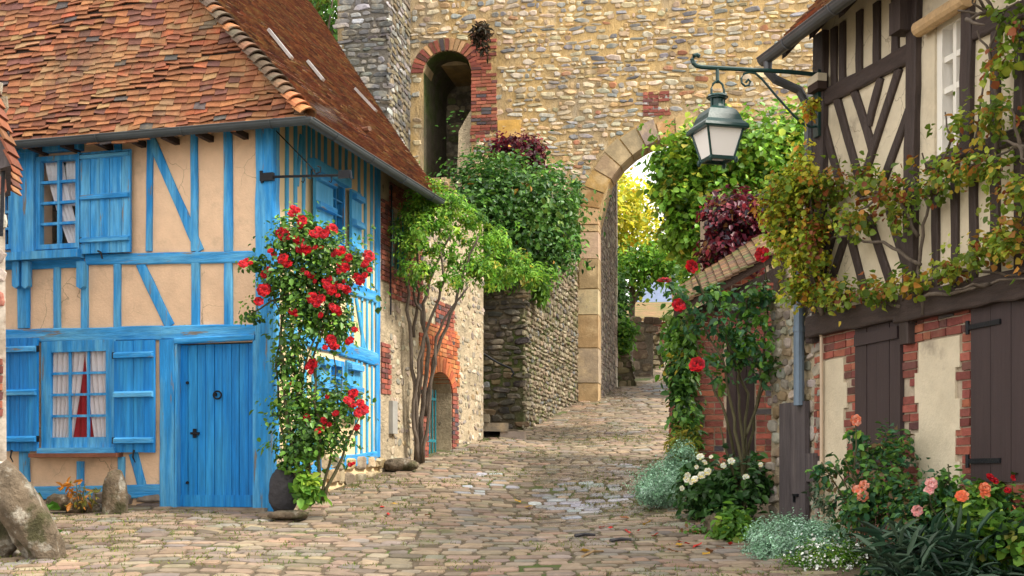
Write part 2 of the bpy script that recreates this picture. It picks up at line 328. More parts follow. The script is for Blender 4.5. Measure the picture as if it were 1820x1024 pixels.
def window(fr, parent, a0, a1, z0, z1, cols, rows, fw, bar, mfr, d=.0, depth=.07, cut=None, label=None):
    mb = MB(); x0, x1, y0, y1 = a0, a1, z0, z1
    for A, B, C, D in ((x0, x0 + fw, y0, y1), (x1 - fw, x1, y0, y1), (x0 + fw, x1 - fw, y0, y0 + fw), (x0 + fw, x1 - fw, y1 - fw, y1)): mb.fbox(fr, A, B, C, D, d - depth, d)
    w = mb.build('window', mfr, parent)
    if label: w['label'] = label
    s = MB(); ix0, ix1, iy0, iy1 = x0 + fw, x1 - fw, y0 + fw, y1 - fw
    for i in range(1, cols): 
        c = ix0 + (ix1 - ix0) * i / cols; s.fbox(fr, c - bar / 2, c + bar / 2, iy0, iy1, d - depth + .01, d - .015)
    for i in range(1, rows):
        c = iy0 + (iy1 - iy0) * i / rows; s.fbox(fr, ix0, ix1, c - bar / 2, c + bar / 2, d - depth + .012, d - .018)
    s.build('glazing_bar', mfr, w)
    p = MB(); p.add([fr.P(ix0, iy0, d - depth + .02), fr.P(ix1, iy0, d - depth + .02), fr.P(ix1, iy1, d - depth + .02), fr.P(ix0, iy1, d - depth + .02)], [(0, 1, 2, 3)])
    p.build('pane', M['glass'], w)
    return w
def shutter(fr, parent, a0, a1, z0, z1, m, d0=.035, th=.03, n=4, bats=(.06, .5, .88), bth=.035, bh=.06, hinge=0, name='shutter', iron=True):
    mb = MB(); planks(mb, fr, a0, a1, z0, z1, n, d0, d0 + th); o = mb.build(name, m, parent)
    for b in bats:
        q = MB(); z = z0 + (z1 - z0) * b; w = a1 - a0
        q.hexa([fr.P(a0 + .01, z - bh / 2, d0 + th), fr.P(a1 - .01, z - bh / 2, d0 + th), fr.P(a1 - .01, z + bh / 2, d0 + th), fr.P(a0 + .01, z + bh / 2, d0 + th),
                fr.P(a0 + .015, z - bh / 2 + .004, d0 + th + bth), fr.P(a1 - .015, z - bh / 2 + .004, d0 + th + bth), fr.P(a1 - .015, z + bh / 2 - .02, d0 + th + bth), fr.P(a0 + .015, z + bh / 2 - .02, d0 + th + bth)])
        q.build('batten', M['blue_h'] if m in (M['blue_v'], M['blue_door'], M['pale_blue']) else m, o)
    if iron:
        a = a1 if hinge else a0
        for b in (bats[0], bats[-1]):
            q = MB(); z = z0 + (z1 - z0) * b; q.fbox(fr, a - .02, a + .02, z - .035, z + .035, d0 + th - .01, d0 + th + .008); q.build('hinge', M['iron'], o)
    return o

# ------------------------------------------------------------------ foliage
def B(x, y, Y, rx, ry, dep, w=1.):       # blob given by where it stands: centre on the photo's ray at distance Y, radii in photo pixels / metres of depth
    k = Y / F; return (at(x, y, Y), np.array([rx * k, dep, ry * k]), w)
def leaves(name, blobs, n, size, pal, m, parent=None, clus=22, spread=.22, asp=.62, outw=.55, up=.5, droop=.35, fold=.25, base=None, surf=.42, tilt=.8, csig=None, loose=.10):
    wt = np.array([b[2] * (np.prod(b[1]) ** .667) for b in blobs]); wt = wt / wt.sum()
    nc = max(1, n // clus); bi = rng.choice(len(blobs), nc, p=wt)
    C = np.array([b[0] for b in blobs])[bi]; Rr = np.array([b[1] for b in blobs])[bi]
    dv = rng.normal(size=(nc, 3)); dv /= np.linalg.norm(dv, axis=1)[:, None]; rad = rng.uniform(0, 1, nc) ** surf; far = rng.uniform(0, 1, nc) < loose; rad = np.where(far, 1 + rng.exponential(.22, nc), rad)
    cc = C + dv * Rr * rad[:, None]; od = dv * Rr / np.maximum(Rr ** 2, 1e-6); od /= np.linalg.norm(od, axis=1)[:, None]
    cols = np.array([p[0] for p in pal]); pw = np.array([p[1] for p in pal], float); pw /= pw.sum()
    cb = cols[rng.choice(len(pal), nc, p=pw)]; kl = rng.uniform(.62, 1.4, nc)
    cnt = rng.integers(max(1, int(clus * .5)), int(clus * 1.5) + 1, nc)
    idx = np.repeat(np.arange(nc), cnt); N_ = len(idx)
    sg = (Rr.mean(1) * spread)[idx] if csig is None else np.full(N_, csig)
    pos = cc[idx] + rng.normal(size=(N_, 3)) * sg[:, None]
    nrm = od[idx] * outw + np.array([0, 0, up]) + rng.normal(size=(N_, 3)) * tilt * .5; nrm /= np.linalg.norm(nrm, axis=1)[:, None]
    ax = rng.normal(size=(N_, 3)) + od[idx] * .4 + np.array([0, 0, -droop * 2]); ax -= nrm * (ax * nrm).sum(1)[:, None]; ax /= np.linalg.norm(ax, axis=1)[:, None]
    sd = np.cross(nrm, ax); s = size * rng.uniform(.5, 1.35, N_) * rng.uniform(.8, 1.25, nc)[idx]
    mixc = rng.uniform(0, 1, N_) < .7
    lc = np.where(mixc[:, None], cb[idx], cols[rng.choice(len(pal), N_, p=pw)]) * (kl[idx] * rng.uniform(.75, 1.25, N_))[:, None]
    return leafmesh(name, pos, ax, sd, nrm, s, asp, fold, lc, m, parent, base)
def leafmesh(name, pos, ax, sd, nrm, s, asp, fold, lc, m, parent, base=None, extra=None):
    N_ = len(pos); s = np.broadcast_to(s, (N_,))[:, None]
    w = s * asp * .5; f = s * fold
    V = np.stack([pos, pos + ax * s * .30 + sd * w + nrm * f * .5, pos + ax * s * .68 + sd * w * .82 + nrm * f * .4, pos + ax * s - nrm * f * .35,
                  pos + ax * s * .68 - sd * w * .82 + nrm * f * .4, pos + ax * s * .30 - sd * w + nrm * f * .5], 1).reshape(-1, 3)
    b = np.array(base if base is not None else (wloc(parent) if parent is not None else (0, 0, 0)))
    V = V - b
    me = bpy.data.meshes.new(name); me.vertices.add(len(V)); me.vertices.foreach_set('co', V.astype(np.float32).ravel())
    q = (np.arange(N_)[:, None] * 6 + np.array([[0, 1, 2, 3, 0, 3, 4, 5]])).ravel().astype(np.int32)
    me.loops.add(len(q)); me.loops.foreach_set('vertex_index', q)
    me.polygons.add(2 * N_); me.polygons.foreach_set('loop_start', np.arange(2 * N_, dtype=np.int32) * 4)
    try: me.polygons.foreach_set('loop_total', np.full(2 * N_, 4, np.int32))
    except Exception: pass
    me.update(calc_edges=True); me.validate()
    cc = np.ones((N_, 4), np.float32); cc[:, :3] = np.clip(lc, 0, .95)
    a_ = me.color_attributes.new('Col', 'FLOAT_COLOR', 'CORNER'); a_.data.foreach_set('color', np.repeat(cc, 8, 0).ravel())
    me.materials.append(m)
    return link(name, me, parent, b)
def wob(p0, p1, n=6, j=.06, sag=0.):
    p0, p1 = np.array(p0, float), np.array(p1, float); L_ = np.linalg.norm(p1 - p0); out = []
    for i in range(n + 1):
        t = i / n; p = p0 + (p1 - p0) * t + (rng.normal(size=3) * j * L_ * .5 * math.sin(math.pi * t)); p[2] -= sag * math.sin(math.pi * t); out.append(p)
    return out
def bloommesh(name, r, pal, m, layers=((4, .30, 1.3), (5, .5, 1.05), (6, .72, .75), (7, .92, .4), (7, 1.05, .05))):
    mb = MB(); 
    for li, (k, rr, el) in enumerate(layers):
        for i in range(k):
            w = 2 * math.pi * (i + li * .37) / k + random.uniform(-.15, .15); c = pick(pal); hw = math.pi / k * 1.15
            pts = []
            for tt, sc in ((0., .18), (.55, .75), (1., 1.)):
                e = el * (1 - .35 * tt)
                for q in (-1, 0, 1):
                    an = w + q * hw * (.6 if tt == 0 else (1 if tt < 1 else .7)); rd = r * rr * sc * (1 if q == 0 else .9)
                    pts.append((rd * math.cos(e) * math.cos(an), rd * math.cos(e) * math.sin(an), r * .1 * (1 - li * .1) + rd * math.sin(e) * (1 if q == 0 else .85)))
            mb.add(pts, [(0, 1, 4, 3), (1, 2, 5, 4), (3, 4, 7, 6), (4, 5, 8, 7)], c)
    return mb, m
def blooms(spots, r, pal, parent, name='rose_bloom', rs=(.75, 1.2), face=None):
    """each flower its own object; three meshes shared by copies"""
    base = []; first = []
    for i in range(3):
        mb, m = bloommesh(name, r, pal, M['petal']); me_o = mb.build(name, m, parent, base=(0, 0, 0)); base.append(me_o)
    pb = wloc(parent) if parent is not None else np.zeros(3)
    for i, p in enumerate(spots):
        o = base[i] if i < 3 else base[i % 3].copy()
        if i >= 3: COL.objects.link(o)
        o.parent = parent; o.location = tuple(np.array(p) - pb)
        d = np.array([random.uniform(-.5, .5), -1., random.uniform(0., .9)]) if face is None else np.array(face) + rng.normal(size=3) * .4
        o.rotation_euler = Vector(d).to_track_quat('Z', 'Y').to_euler(); k = random.uniform(*rs); o.scale = (k, k, k)
    for i in range(len(spots), 3): bpy.data.objects.remove(base[i])
# ================================================================== GROUND + STREET
def build_ground():
    xs = np.concatenate([np.arange(-60, -8, 4), np.arange(-8, 8, .35), np.arange(8, 62, 4)]); ys = np.concatenate([np.arange(-25, 7, 2), np.arange(7, 26, .35), np.arange(26, 62, 1.5), np.arange(62, 141, 8)])
    X, Y = np.meshgrid(xs, ys); Z = g(X, np.minimum(Y, 88)); nx, ny = len(xs), len(ys)
    V = np.stack([X, Y, Z], -1).reshape(-1, 3)
    mb = MB(); mb.v = [tuple(v) for v in V]
    mb.f = [[j * nx + i, j * nx + i + 1, (j + 1) * nx + i + 1, (j + 1) * nx + i] for j in range(ny - 1) for i in range(nx - 1)]
    mb.c = [(1, 1, 1)] * len(mb.f); mb.m = [0] * len(mb.f)
    struct(mb.build('ground', M['soil'], smooth=True))
build_ground()
def edge_l(y):
    return float(np.interp(y, [8, 11, 13.95, 14.0, 21.4, 21.6, 23.1, 23.3, 29.2, 29.3, 33.4, 36, 47, 60], [-5.6, -5.6, -5.6, -2.5, -.42, -.3, .2, .3, 1.6, 2.0, 2.8, 3.9, 5.4, 6.9]))
def edge_r(y):
    return float(np.interp(y, [8, 10, 11, 12.5, 14, 15, 20, 29, 47, 60], [2.5, 2.2, 2.05, 1.9, 1.85, 2.0, 2.9, 4.6, 8, 10]))
def wetmat():
    m = mat('cobble_stone', None, .72, .34, 7, .55, 30, col2=(.22, .15, .105), c2s=1.6, thr=(.50, .70), c2a=.55, col3=(.085, .10, .03), c3s=1.3, thr3=(.60, .74), spec=.4)
    t = m.node_tree; L = t.links.new; b = t.nodes['Principled BSDF']
    tc = nd(t, 'ShaderNodeTexCoord'); mp = nd(t, 'ShaderNodeMapping', Location=(2.2, 1.3, 0), Scale=(.55, .22, 0)); L(tc.outputs['Object'], mp.inputs['Vector'])
    n = nd(t, 'ShaderNodeTexNoise', Scale=1., Detail=4., Roughness=.6); L(mp.outputs[0], n.inputs['Vector'])
    # worn, rain-wet band down the middle of the lane
    sp = nd(t, 'ShaderNodeSeparateXYZ'); L(tc.outputs['Object'], sp.inputs[0])
    ma = nd(t, 'ShaderNodeMath', operation='MULTIPLY_ADD'); L(sp.outputs['Y'], ma.inputs[0]); ma.inputs[1].default_value = -.075; L(sp.outputs['X'], ma.inputs[2])
    ab = nd(t, 'ShaderNodeMath', operation='ADD'); L(ma.outputs[0], ab.inputs[0]); ab.inputs[1].default_value = .27
    aa = nd(t, 'ShaderNodeMath', operation='ABSOLUTE'); L(ab.outputs[0], aa.inputs[0])
    mr = nd(t, 'ShaderNodeMapRange', **{'From Min': .2, 'From Max': 1.3, 'To Min': .16, 'To Max': -.12}); L(aa.outputs[0], mr.inputs['Value'])
    ad = nd(t, 'ShaderNodeMath', operation='ADD'); L(n.outputs[0], ad.inputs[0]); L(mr.outputs[0], ad.inputs[1])
    r = nd(t, 'ShaderNodeMapRange', **{'From Min': .50, 'From Max': .62, 'To Min': .72, 'To Max': .13}); L(ad.outputs[0], r.inputs['Value']); L(r.outputs[0], b.inputs['Roughness'])
    return m
M['wet'] = wetmat()
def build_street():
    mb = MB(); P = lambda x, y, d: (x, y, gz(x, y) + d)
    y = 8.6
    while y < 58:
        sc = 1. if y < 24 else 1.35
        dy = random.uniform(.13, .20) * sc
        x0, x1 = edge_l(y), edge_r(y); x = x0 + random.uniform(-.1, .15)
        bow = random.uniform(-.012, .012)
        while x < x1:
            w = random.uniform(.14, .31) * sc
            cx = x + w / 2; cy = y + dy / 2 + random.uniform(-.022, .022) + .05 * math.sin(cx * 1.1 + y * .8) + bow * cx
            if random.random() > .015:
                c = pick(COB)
                for zx, zy, rx, ry, pb in ((.78, 15.2, .55, 1.3, .65), (-.5, 16.3, .5, 1., .3), (1.4, 17.6, .4, .6, .4), (3.7, 33, .7, 2.2, .4)):  # ovals of paler blue-grey stones: sky sheen on the wet lane put into colour
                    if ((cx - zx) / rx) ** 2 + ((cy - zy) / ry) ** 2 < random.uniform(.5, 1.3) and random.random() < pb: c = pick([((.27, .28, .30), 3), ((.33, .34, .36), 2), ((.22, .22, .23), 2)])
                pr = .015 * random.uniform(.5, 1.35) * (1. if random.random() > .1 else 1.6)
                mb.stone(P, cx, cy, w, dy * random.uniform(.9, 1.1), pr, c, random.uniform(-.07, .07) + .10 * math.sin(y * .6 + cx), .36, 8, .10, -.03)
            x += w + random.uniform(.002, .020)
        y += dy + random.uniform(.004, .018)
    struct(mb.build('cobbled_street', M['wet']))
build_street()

# ================================================================== BLUE HOUSE
H0 = (-2.65, 14.0, gz(-2.65, 14.0))
house = thing('half_timbered_house', 'old house with bright blue timbers and blue door under a mossy red tile roof', 'house', H0)
q = FF.px; s_ = FS.px
EZ = 5.28                                                       # eave height
la = FF.a(-60)
# --- plaster walls with openings
w1 = q(70, 446) + q(148, 276); w2 = q(-10, 446) + q(28, 340); w3 = q(82, 797) + q(209, 608); dr = q(316, 915) + q(454, 607)
mb = MB(); gf = gz(-3.5, 14.2)
wall(mb, FF, -5.6, 0, gf - .6, EZ + .26, .24, [(w1[0], w1[2], w1[1], w1[3], 0), (w2[0], w2[2], w2[1], w2[3], 0), (w3[0], w3[2], w3[1], w3[3], 0), (dr[0], dr[2], gf - .6, dr[3], 0)])
mb.build('front_wall', M['plaster'], house)
aT = FS.a(672)                                                   # where the timbered side ends
sw1 = (FS.a(582), s_(583, 432)[1], FS.a(611), s_(595, 322)[1]); sw2 = (FS.a(575), s_(590, 722)[1], FS.a(603), s_(588, 640)[1])
mb = MB(); wall(mb, FS, .24, aT, 0.5, EZ + .45, .24, [(sw1[0], sw1[2], sw1[1], sw1[3], 0), (sw2[0], sw2[2], sw2[1], sw2[3], 0)])
# the corner strip of the side wall, in front of the front wall's end
mb.fbox(FS, .002, .24, .5, EZ + .24, -.01, .003)
mb.build('side_wall', M['cream'], house)
# --- stone end of the house
aE = FS.a(856); 
arch = (FS.a(757), FS.a(799), .8, s_(790, 697)[1], .28); bw_ = (FS.a(689), FS.a(722), s_(700, 478)[1], s_(700, 378)[1], 0)
mb = MB(); wall(mb, FS, aT, aE, .4, EZ + .42, .45, [arch, bw_], d=.03)
stw = mb.build('stone_wall', M['buffm'], house)
# closing walls at the back of the house (inside and rear)
mb = MB(); ext = aE
mb.add([FS.P(ext, .4, .03), FS.P(ext, .4, -5.6), FS.P(ext, EZ + .4, -5.6), FS.P(ext, EZ + .4, .03)], [(0, 1, 2, 3)])
mb.add([FS.P(.0, .4, -5.6), FS.P(ext, .4, -5.6), FS.P(ext, EZ + .4, -5.6), FS.P(.0, EZ + .4, -5.6)], [(0, 1, 2, 3)])
mb.build('rear_wall', M['buffm'], house)
def insideop(a, z, o, m=.0):
    if not (o[0] - m < a < o[1] + m): return False
    if o[4] and z > o[3]: return ((a - (o[0] + o[1]) / 2) / ((o[1] - o[0]) / 2 + m)) ** 2 + ((z - o[3]) / (o[4] + m)) ** 2 < 1
    return o[2] - m < z < o[3] + m
mb = MB(); mb.add([FS.P(.1, EZ + .22, -.1), FS.P(ext - .1, EZ + .22, -.1), FS.P(ext - .1, EZ + .22, -5.55), FS.P(.1, EZ + .22, -5.55)], [(0, 1, 2, 3)]); mb.build('ceiling', M['deck'], house)
mb = MB(); qa = FS.a(689)
stonefill(mb, lambda a, z, d: FS.P(a, z, .03 + d), qa + .05, aE - .02, .6, 5.2, (.045, .11), (.06, .20), BUFF, .012,
          lambda a, z: not insideop(a, z, arch, .28) and not insideop(a, z, bw_, .2), .022, .75, .26, .3, skip=.38)
mb.build('wall_stones', M['rubble'], stw)
mb = MB(); brickfill(mb, FS, aT + .02, qa + .10, s_(680, 500)[1], EZ - .1, None, .20, .055, .014, .02, .05)
mb.build('brick_quoin', M['brick'], stw); mb = MB()
brickfill(mb, FS, aT + .02, qa + .02, s_(680, 700)[1], s_(680, 612)[1], None, .20, .055, .014, .02, .05)
mb.build('brick_quoin', M['brick'], stw); mb = MB()
brickfill(mb, FS, bw_[0] - .02, bw_[1] + .55, bw_[2] - .42, bw_[3] + .35, lambda a, z: not insideop(a, z, bw_, .04), .2, .055, .014, .02, .05)
mb.build('brick_panel', M['brick'], stw)
mb = MB(); z0 = arch[3]; ac = (arch[0] + arch[1]) / 2; hw = (arch[1] - arch[0]) / 2
brickfill(mb, FS, arch[0] - .38, arch[1] + .36, z0 + .12, z0 + .95, lambda a, z: ((a - ac) / (hw + .24)) ** 2 + ((z - z0) / (arch[4] + .2)) ** 2 > 1 and abs(a - ac) < hw + .36 - .1 * (z - z0), .2, .055, .012, .02, .05, BRICKO)
brickfill(mb, FS, arch[1] + .01, arch[1] + .3, .9, z0, None, .2, .055, .012, .02, .05); brickfill(mb, FS, arch[0] - .3, arch[0] - .01, .9, z0, None, .2, .055, .012, .02, .05)
for i in range(15):
    t0, t1 = math.pi * i / 15 + .02, math.pi * (i + 1) / 15 - .02
    mb.prism(FS, [(ac + (hw + r0) * math.cos(t), z0 + (arch[4] + r0) * math.sin(t)) for t, r0 in ((t0, .0), (t1, .0), (t1, .21), (t0, .21))][::-1], -.2, .055, pick(BRICKO))
brickfill(mb, FS, FS.a(770), FS.a(803), s_(790, 610)[1], s_(790, 540)[1], None, .2, .055, .012, .02, .05)
mb.build('brick_surround', M['brick'], stw)
# recess behind the arched doorway and the barred window
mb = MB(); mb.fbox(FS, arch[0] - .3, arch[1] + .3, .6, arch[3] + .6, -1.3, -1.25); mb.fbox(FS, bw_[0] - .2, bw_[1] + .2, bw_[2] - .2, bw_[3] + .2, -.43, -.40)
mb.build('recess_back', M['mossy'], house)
mb = MB(); zg = gz(*FS.P(arch[0], 0)[:2])
for i in range(6):
    a = arch[0] + .03 + (hw * 1.25) * i / 5; mb.tube([FS.P(a, zg - .02, -.1), FS.P(a, z0 + .02, -.1)], .014, k=6)
for z in (zg + .25, z0 - .12): mb.fbox(FS, arch[0], arch[0] + hw * 1.3, z - .02, z + .02, -.115, -.085)
mb.build('iron_gate', M['teal'], house)
mb = MB()
for i in range(4):
    a = bw_[0] + (bw_[1] - bw_[0]) * (i + .5) / 4; mb.tube([FS.P(a, bw_[2], -.02), FS.P(a, bw_[3], -.02)], .014)
mb.fbox(FS, bw_[0] - .01, bw_[0] + .05, bw_[2], bw_[3], -.06, .06); 
mb.build('window_grille', M['teal'], house)
# --- stone plinth under the front
mb = MB(); stonefill(mb, lambda a, z, d: FF.P(a, z, d), FF.a(10), FF.a(314), gf - .12, q(100, 886)[1], (.14, .2), (.25, .6), [((.20, .165, .14), 3), ((.26, .22, .19), 2), ((.15, .12, .10), 2)], .05, None, .012, .4, .06, .02)
mb.build('stone_plinth', M['rubble'], house); mb = MB()
stonefill(mb, lambda a, z, d: FS.P(a, z, d), .1, aT + .1, gf - .3, s_(620, 826)[1] - .02, (.12, .2), (.2, .4), [((.40, .30, .16), 3), ((.34, .26, .16), 2), ((.26, .21, .14), 2)], .06, None, .012, .45, .08, .03)
mb.build('stone_plinth', M['rubble'], house)
# --- front timbers
V_, H_ = M['blue_v'], M['blue_h']
def tf(x0, y0, x1, y1, wpx, name, m=V_, d1=.03, jw=.07): return timber(FF, q(x0, y0), q(x1, y1), wpx / F * 14.3, name, m, house, -.03, d1, jw=jw)
tf(473, 205, 473, 700, 34, 'corner_post', d1=.05); tf(472, 700, 472, 912, 38, 'corner_post', d1=.055)
for a in ((155, 462, 457, 457, 20), (-40, 470, 150, 463, 26), (-60, 600, 290, 592, 25), (290, 592, 456, 589, 24), (60, 876, 294, 873, 24)): tf(*a, 'rail', H_, .036)
for x0, x1, y0, y1, wp in ((211, 211, 212, 300, 15), (268, 266, 240, 447, 12), (346, 347, 206, 447, 14), (406, 407, 204, 447, 17), (44, 44, 468, 584 , 26), (103, 103, 468, 586, 14), (152, 152, 468, 585, 14), (210, 210, 468, 583, 14), (349, 349, 467, 580, 16), (407, 407, 467, 578, 16),
                           (144, 144, 820, 864, 14), (217, 217, 812, 864, 14), (44, 46, 800, 875, 22), (300, 300, 604, 908, 30)): tf(x0, y0, x1, y1, wp, 'post', V_, .03 if wp < 28 else .045)
for a in ((253, 210, 356, 447, 17), (250, 469, 303, 580, 18), (238, 806, 254, 866, 17)): tf(*a, 'brace', V_, .026)
tf(314, 607, 456, 600, 10, 'door_head', H_, .06)
for x in (37, 54, 151):
    mb = MB(); a, z = q(x, 467); hw_ = .045
    mb.prism(FF, [(a - hw_, z), (a + hw_, z), (a + hw_, z - .28), (a, z - .31), (a - hw_, z - .28)][::-1], .03, .10); mb.build('bracket', V_, house)
# --- upper bay with two windows
mb = MB(); A0, A1 = FF.a(-60), FF.a(150)
mb.fbox(FF, A0, A1, q(80, 274)[1], q(80, 248)[1], -.02, .12); mb.fbox(FF, A0, A1 + .02, q(80, 464)[1], q(80, 450)[1], -.02, .16)
mb.fbox(FF, FF.a(29), FF.a(69), q(50, 450)[1], q(50, 274)[1], -.02, .10); mb.fbox(FF, FF.a(147), A1, q(150, 450)[1], q(150, 274)[1], -.02, .10)
mb.fbox(FF, A0, FF.a(29), q(20, 345)[1], q(20, 274)[1], -.02, .07)
mb.build('window_bay', M['blue_v'], house)
wA = window(FF, house, w1[0], w1[2], w1[1], w1[3], 2, 4, .055, .03, M['blue_v'], .07, .08)
cz = FF.z(110, 282)
curtain(FF, (w1[0] + .06, w1[0] + .30, cz), (w1[2] - .20, w1[2] - .02, w1[1] + .06), -.02, 'curtain', M['curt'], wA, 4)
curtain(FF, (w1[2] - .26, w1[2] - .05, cz), (w1[2] - .22, w1[2] - .04, w1[1] + .5), -.05, 'curtain', M['curt'], wA, 4)
wB = window(FF, house, w2[0], w2[2], w2[1], w2[3], 2, 3, .055, .03, M['blue_v'], .06, .09)
curtain(FF, (w2[0] + .05, w2[2] - .06, w2[3]), (w2[0] + .02, w2[2] - .12, w2[1] + .3), -.1, 'curtain', M['curt'], wB, 4)
shutter(FF, house, FF.a(151), FF.a(240), q(200, 452)[1], q(200, 271)[1], M['blue_v'], .06, .03, 5, (.135, .555, .955))
mb = MB(); a, z = q(191, 452); mb.tube([FF.P(a - .05, z + .02, .11), FF.P(a, z + .0, .13), FF.P(a + .02, z - .07, .13)], .012); mb.build('shutter_catch', M['iron'], house)
# --- ground floor window, shutters, door
wC = window(FF, house, FF.a(77), FF.a(209), q(140, 797)[1], q(140, 606)[1], 3, 4, .125, .028, M['blue_v'], .04, .05)
xx = FF.a
curtain(FF, (xx(93), xx(150), q(90, 620)[1]), (xx(93), xx(128), q(90, 786)[1]), -.015, 'curtain', M['curt'], wC, 6)
curtain(FF, (xx(150), xx(202), q(200, 620)[1]), (xx(168), xx(202), q(200, 786)[1]), -.015, 'curtain', M['curt'], wC, 5)
curtain(FF, (xx(95), xx(200), q(150, 612)[1]), (xx(95), xx(200), q(150, 800)[1]), -.06, 'red_curtain', M['redc'], wC, 7)
mb = MB(); mb.fbox(FF, xx(64), xx(219), q(140, 813)[1], q(140, 806)[1], -.02, .14); mb.build('window_sill', mat('rusty_sill', (.20, .075, .04), .7, .3, 8, .3, 30), house)
mb = MB(); mb.fbox(FF, xx(74), xx(211), q(140, 806)[1], q(140, 796)[1], -.02, .09); mb.build('window_sill', M['blue_h'], house)
shutter(FF, house, xx(8), xx(74), q(40, 803)[1], q(40, 602)[1], M['blue_door'], .045, .03, 4, (.11, .52, .90), .04, .07, hinge=1)
shutter(FF, house, xx(209), xx(281), q(245, 805)[1], q(245, 606)[1], M['blue_door'], .045, .03, 4, (.11, .52, .87), .04, .07)
for x, y in ((32, 808), (248, 808)):
    mb = MB(); a, z = q(x, y); mb.tube([FF.P(a, z + .05, .11), FF.P(a - .01, z - .03, .12), FF.P(a + .01, z - .09, .1)], .014, .006); mb.build('shutter_catch', M['iron'], house)
mb = MB(); planks(mb, FF, dr[0] + .005, dr[2] - .005, gz(-3, 14.1) + .06, dr[3] - .01, 9, -.09, -.045, .007); 
mb.fbox(FF, dr[0] + .01, dr[2] - .01, gz(-3, 14.1) + .03, gz(-3, 14.1) + .16, -.05, -.028)
door = mb.build('door', M['blue_door'], house)
mb = MB()
for a_, b_ in ((dr[0] - .012, dr[0] + .012), (dr[2] - .012, dr[2] + .06)): mb.fbox(FF, a_, b_, gf - .2, dr[3] + .01, -.2, .043)
mb.build('door_frame', M['blue_v'], house)
mb = MB(); c = q(385, 702); mb.tube([FF.P(c[0] + .048 * math.cos(t), c[1] + .042 * math.sin(t), -.015) for t in np.linspace(0, 2 * math.pi, 15)], .010, k=6, cap=False)
mb.lathe(np.array(FF.P(c[0] - .035, c[1] + .01, -.03)), [(0, .02), (.022, .01), (.022, -.02), (0, -.02)], 8); mb.build('door_knocker', M['iron'], door)
mb = MB(); c = q(343, 770); mb.fbox(FF, c[0] - .05, c[0] + .06, c[1] - .012, c[1] + .012, -.05, -.025); mb.fbox(FF, c[0] - .02, c[0] + .02, c[1] - .05, c[1] + .05, -.05, -.03)
mb.tube([FF.P(c[0], c[1], -.03), FF.P(c[0] + .02, c[1], .0), FF.P(c[0] + .07, c[1] - .02, .0)], .009); mb.build('door_handle', M['iron'], door)
for x, y in ((330, 680), (330, 858)):
    mb = MB(); c = np.array(FF.P(*q(x, y), -.04)); mb.lathe(c + np.array([0, -.01, 0]), [(0, .018), (.018, .01), (.02, -.01), (0, -.018)], 8); mb.build('door_stud', M['iron'], door)
mb = MB(); a0, a1 = xx(308), xx(480); mb.fbox(FF, a0, a1, gf - .3, gz(-3, 14.) + .035, -.1, .14, (.24, .20, .16)); mb.build('doorstep', M['rubble'], house)
# --- side timbers (narrow studs close together)
Wb = M['pale_blue']
def ts(x0, y0, x1, y1, w, name, m=Wb, d1=.026): return timber(FS, s_(x0, y0), s_(x1, y1), w, name, m, house, -.03, d1, jw=.12)
zR = lambda x, y: s_(x, y)
ts(490, 200, 490, 910, .10, 'corner_post', V_, .03)
for x in (509, 524, 539):
    ts(x, 200, x - 1, 430, .06, 'post')
    ts(x, 470, x, 600, .06, 'post')
for x in (548, 556, 566, 577, 590, 603, 614, 626): ts(x, 205 + (x - 548) * .6, x, 318, .05, 'post')
for x in (637, 648, 659): ts(x, 262 + (x - 637) * .6, x, 512, .055, 'post')
ts(669, 280, 669, 812, .13, 'post', M['blue_v'], .035)
for x in (551, 566, 582, 600, 617): ts(x, 452, x, 605, .055, 'post')
for x in (625, 642, 651, 660): ts(x, 530, x, 628, .05, 'post')
ts(632, 530, 648, 630, .07, 'brace'); ts(534, 240, 527, 330, .06, 'brace')
ts(500, 455, 610, 505, .13, 'rail', M['blue_h'], .032); ts(612, 508, 668, 530, .16, 'rail', M['blue_h'], .034)
ts(505, 596, 610, 620, .15, 'rail', M['blue_h'], .034); ts(602, 618, 668, 640, .17, 'rail', M['blue_h'], .036)
for x in (511, 525, 541, 555): ts(x, 610, x, 826, .055, 'post')
for x in (632, 641, 651, 660): ts(x, 640 + (x - 632) * .4, x, 806, .05, 'post')
ts(500, 838, 668, 812, .16, 'rail', M['blue_h'], .035)
def sh2(a0, a1, z0, z1): shutter(FS, house, a0, a1, z0, z1, M['pale_blue'], .05, .035, 3, (.1, .5, .9), .06, .09, iron=False)
zt, zb = s_(580, 318)[1], s_(580, 436)[1]
sh2(FS.a(549), FS.a(581), zb, zt); sh2(FS.a(614), FS.a(632), zb - .02, zt - .0)
wS = window(FS, house, sw1[0], sw1[2], sw1[1], sw1[3], 2, 4, .04, .018, M['blue_v'], .02, .10)
mb = MB(); mb.fbox(FS, FS.a(546), FS.a(612), zt, zt + .12, -.02, .10); mb.build('window_head', M['pale_blue'], house)
wS2 = window(FS, house, sw2[0], sw2[2], sw2[1], sw2[3], 2, 3, .07, .03, M['blue_v'], .07, .09)
curtain(FS, (sw2[0] + .05, sw2[2] - .05, sw2[3]), (sw2[0] + .05, sw2[2] - .05, sw2[1]), -.08, 'curtain', M['curt'], wS2, 6)
z0_, z1_ = s_(590, 738)[1], s_(590, 640)[1]
sh2(FS.a(556), FS.a(574), z0_, z1_); sh2(FS.a(606), FS.a(630), z0_ - .0, z1_ + .02)
mb = MB(); a, z = s_(691, 742); mb.fbox(FS, a - .08, a + .1, z - .22, z + .22, .03, .09); mb.build('meter_box', mat('grey_metal_box', (.34, .33, .30), .5, .15, 4, .1), house)
mb = MB(); mb.tube(wob(FS.P(*s_(683, 330), .1), FS.P(*s_(682, 560), .1), 6, .01), .012); mb.build('cable', M['iron'], house)
